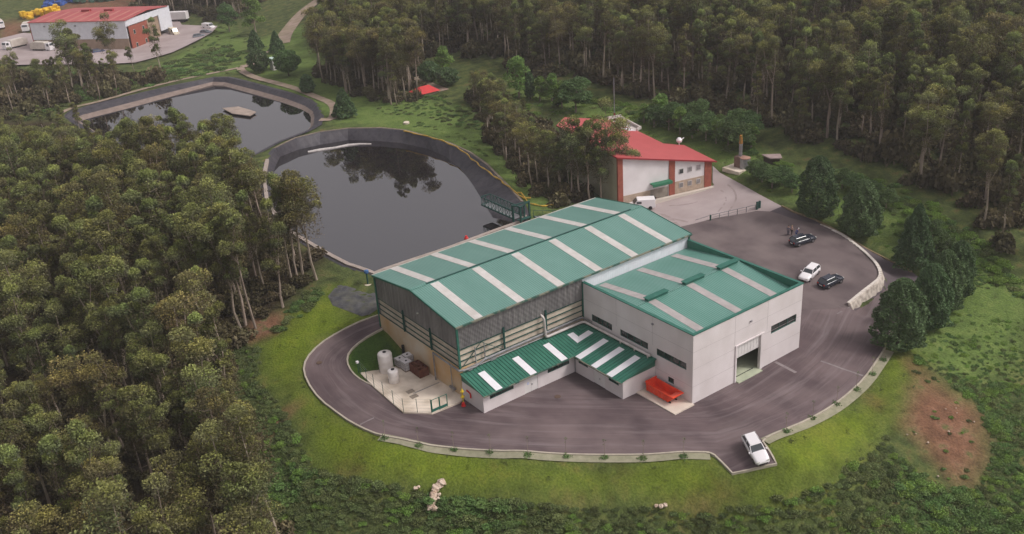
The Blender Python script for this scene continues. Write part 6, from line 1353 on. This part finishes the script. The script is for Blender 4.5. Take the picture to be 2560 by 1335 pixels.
for i, (px, py) in enumerate(((1905, 455), (1930, 470), (1955, 462), (1980, 480), (1890, 445), (2215, 520), (2180, 500), (2290, 585), (2330, 600), (2105, 470), (2130, 480), (2360, 640), (2400, 660))): put('shrub_tree', BRL[2], P(px, py), rnd.random()*6, (.6, .45), 'low green bush on the meadow slope among the dark conifers', 'bush', 'low bushes on the meadow slope')
# plant at the skip and saplings along the walkway
p = Vector((18.2, -33.95, .1)); put('potted_shrub', (None, bush(600, .9, 500, leaf_mid, 1.0, .1)), p+Vector((.9, -.25, .1)), 0, (.7, 1.1), 'small leafy shrub squeezed between lean-to wall and orange skip', 'shrub')
sap = [(963,1096),(1047,1114),(1135,1125),(1226,1131),(1320,1138),(1416,1141),(1511,1145),(1608,1147),(1709,1142),(1965,1079),(2031,1047),(2091,1011),(2141,974),(2180,936),(2209,901)]
tm = MB(); tm.tube([(0, 0, 0), (.03, .02, 1.2), (0, 0, 2.4)], [.03, .025, .015], 5); o = tm.build('trunk', bark_m, None); st_m = o.data; bpy.data.objects.remove(o)
r9 = np.random.RandomState(77); g_ = np.vstack([clump((0, 0, 2.3), .2, 34, r9, 1.6), clump((.08, 0, 1.9), .14, 10, r9)]); sap_c = leaf_mesh('crown', tri_cards(g_, .05, seed=3), np.ones((len(g_), 3))*r9.uniform(.8, 1.3, (len(g_), 1)), leaf_scrub)
g_ = clump((0, 0, .08), .42, 110, r9, .5)+r9.normal(size=(110, 3))*[.12, .12, .02]; tuft = leaf_mesh('tuft', tri_cards(g_, .1, seed=4), np.ones((len(g_), 3))*1.3, leaf_mid)
for i, (px, py) in enumerate(sap):
    p = P(px, py); e = put('sapling', (st_m, sap_c), p, i*1.7, (1, 1), 'thin sapling with a green tuft at its foot on the slab walkway round the yard', 'sapling', 'saplings along the slab walkway')
    c = bpy.data.objects.new('tuft', tuft); COL.objects.link(c); c.parent = e
# grass blades give the lawn and verges a broken edge
def tuftm(seed): 
    r = np.random.RandomState(seed); n = 70; P0 = np.column_stack([r.normal(size=n)*.35, r.normal(size=n)*.35, r.rand(n)*.12]); return leaf_mesh('grass', tri_cards(P0, .09, seed=seed, elong=.35), np.ones((n, 3))*r.uniform(.7, 1.3, (n, 1)), M('weed blades', (.085, .105, .03), None, rough=.8, objvar=.8, attr='tint', transl=.2))
ptsG = []
for pl, d in ((lawn_main, 2.4),):
    for x, y, z_ in free_pts(pl, d, 9, .6, 1, 20):
        if rnd.random() < .5: ptsG.append((x, y, z_, rnd.random()*6, rnd.uniform(.4, .9), rnd.uniform(.4, .9), rnd.randrange(2)))
scatter('lawn_weeds', [('weeds_%d' % i, [tuftm(700+i)]) for i in range(2)], ptsG, 'weed tufts scattered in the mown lawn around the road', 'grass')

# ------------------------------------------------------------------ haze over the valley
hz_o = MB().box(-940, 1640, -840, 2240, -16, 68).build('haze', bpy.data.materials.new('haze air'), None); tag(hz_o, 'thin pale haze filling the air over the wooded valley', 'haze', kind='stuff')
hm = hz_o.data.materials[0]; hm.use_nodes = True; hn = hm.node_tree; hn.nodes.clear(); ho = hn.nodes.new('ShaderNodeOutputMaterial'); hv_ = hn.nodes.new('ShaderNodeVolumePrincipled')
hv_.inputs['Color'].default_value = (.92, .90, .92, 1); hv_.inputs['Density'].default_value = .00024; hv_.inputs['Anisotropy'].default_value = .2
hn.links.new(hv_.outputs[0], ho.inputs['Volume']); S.cycles.volume_bounces = 1
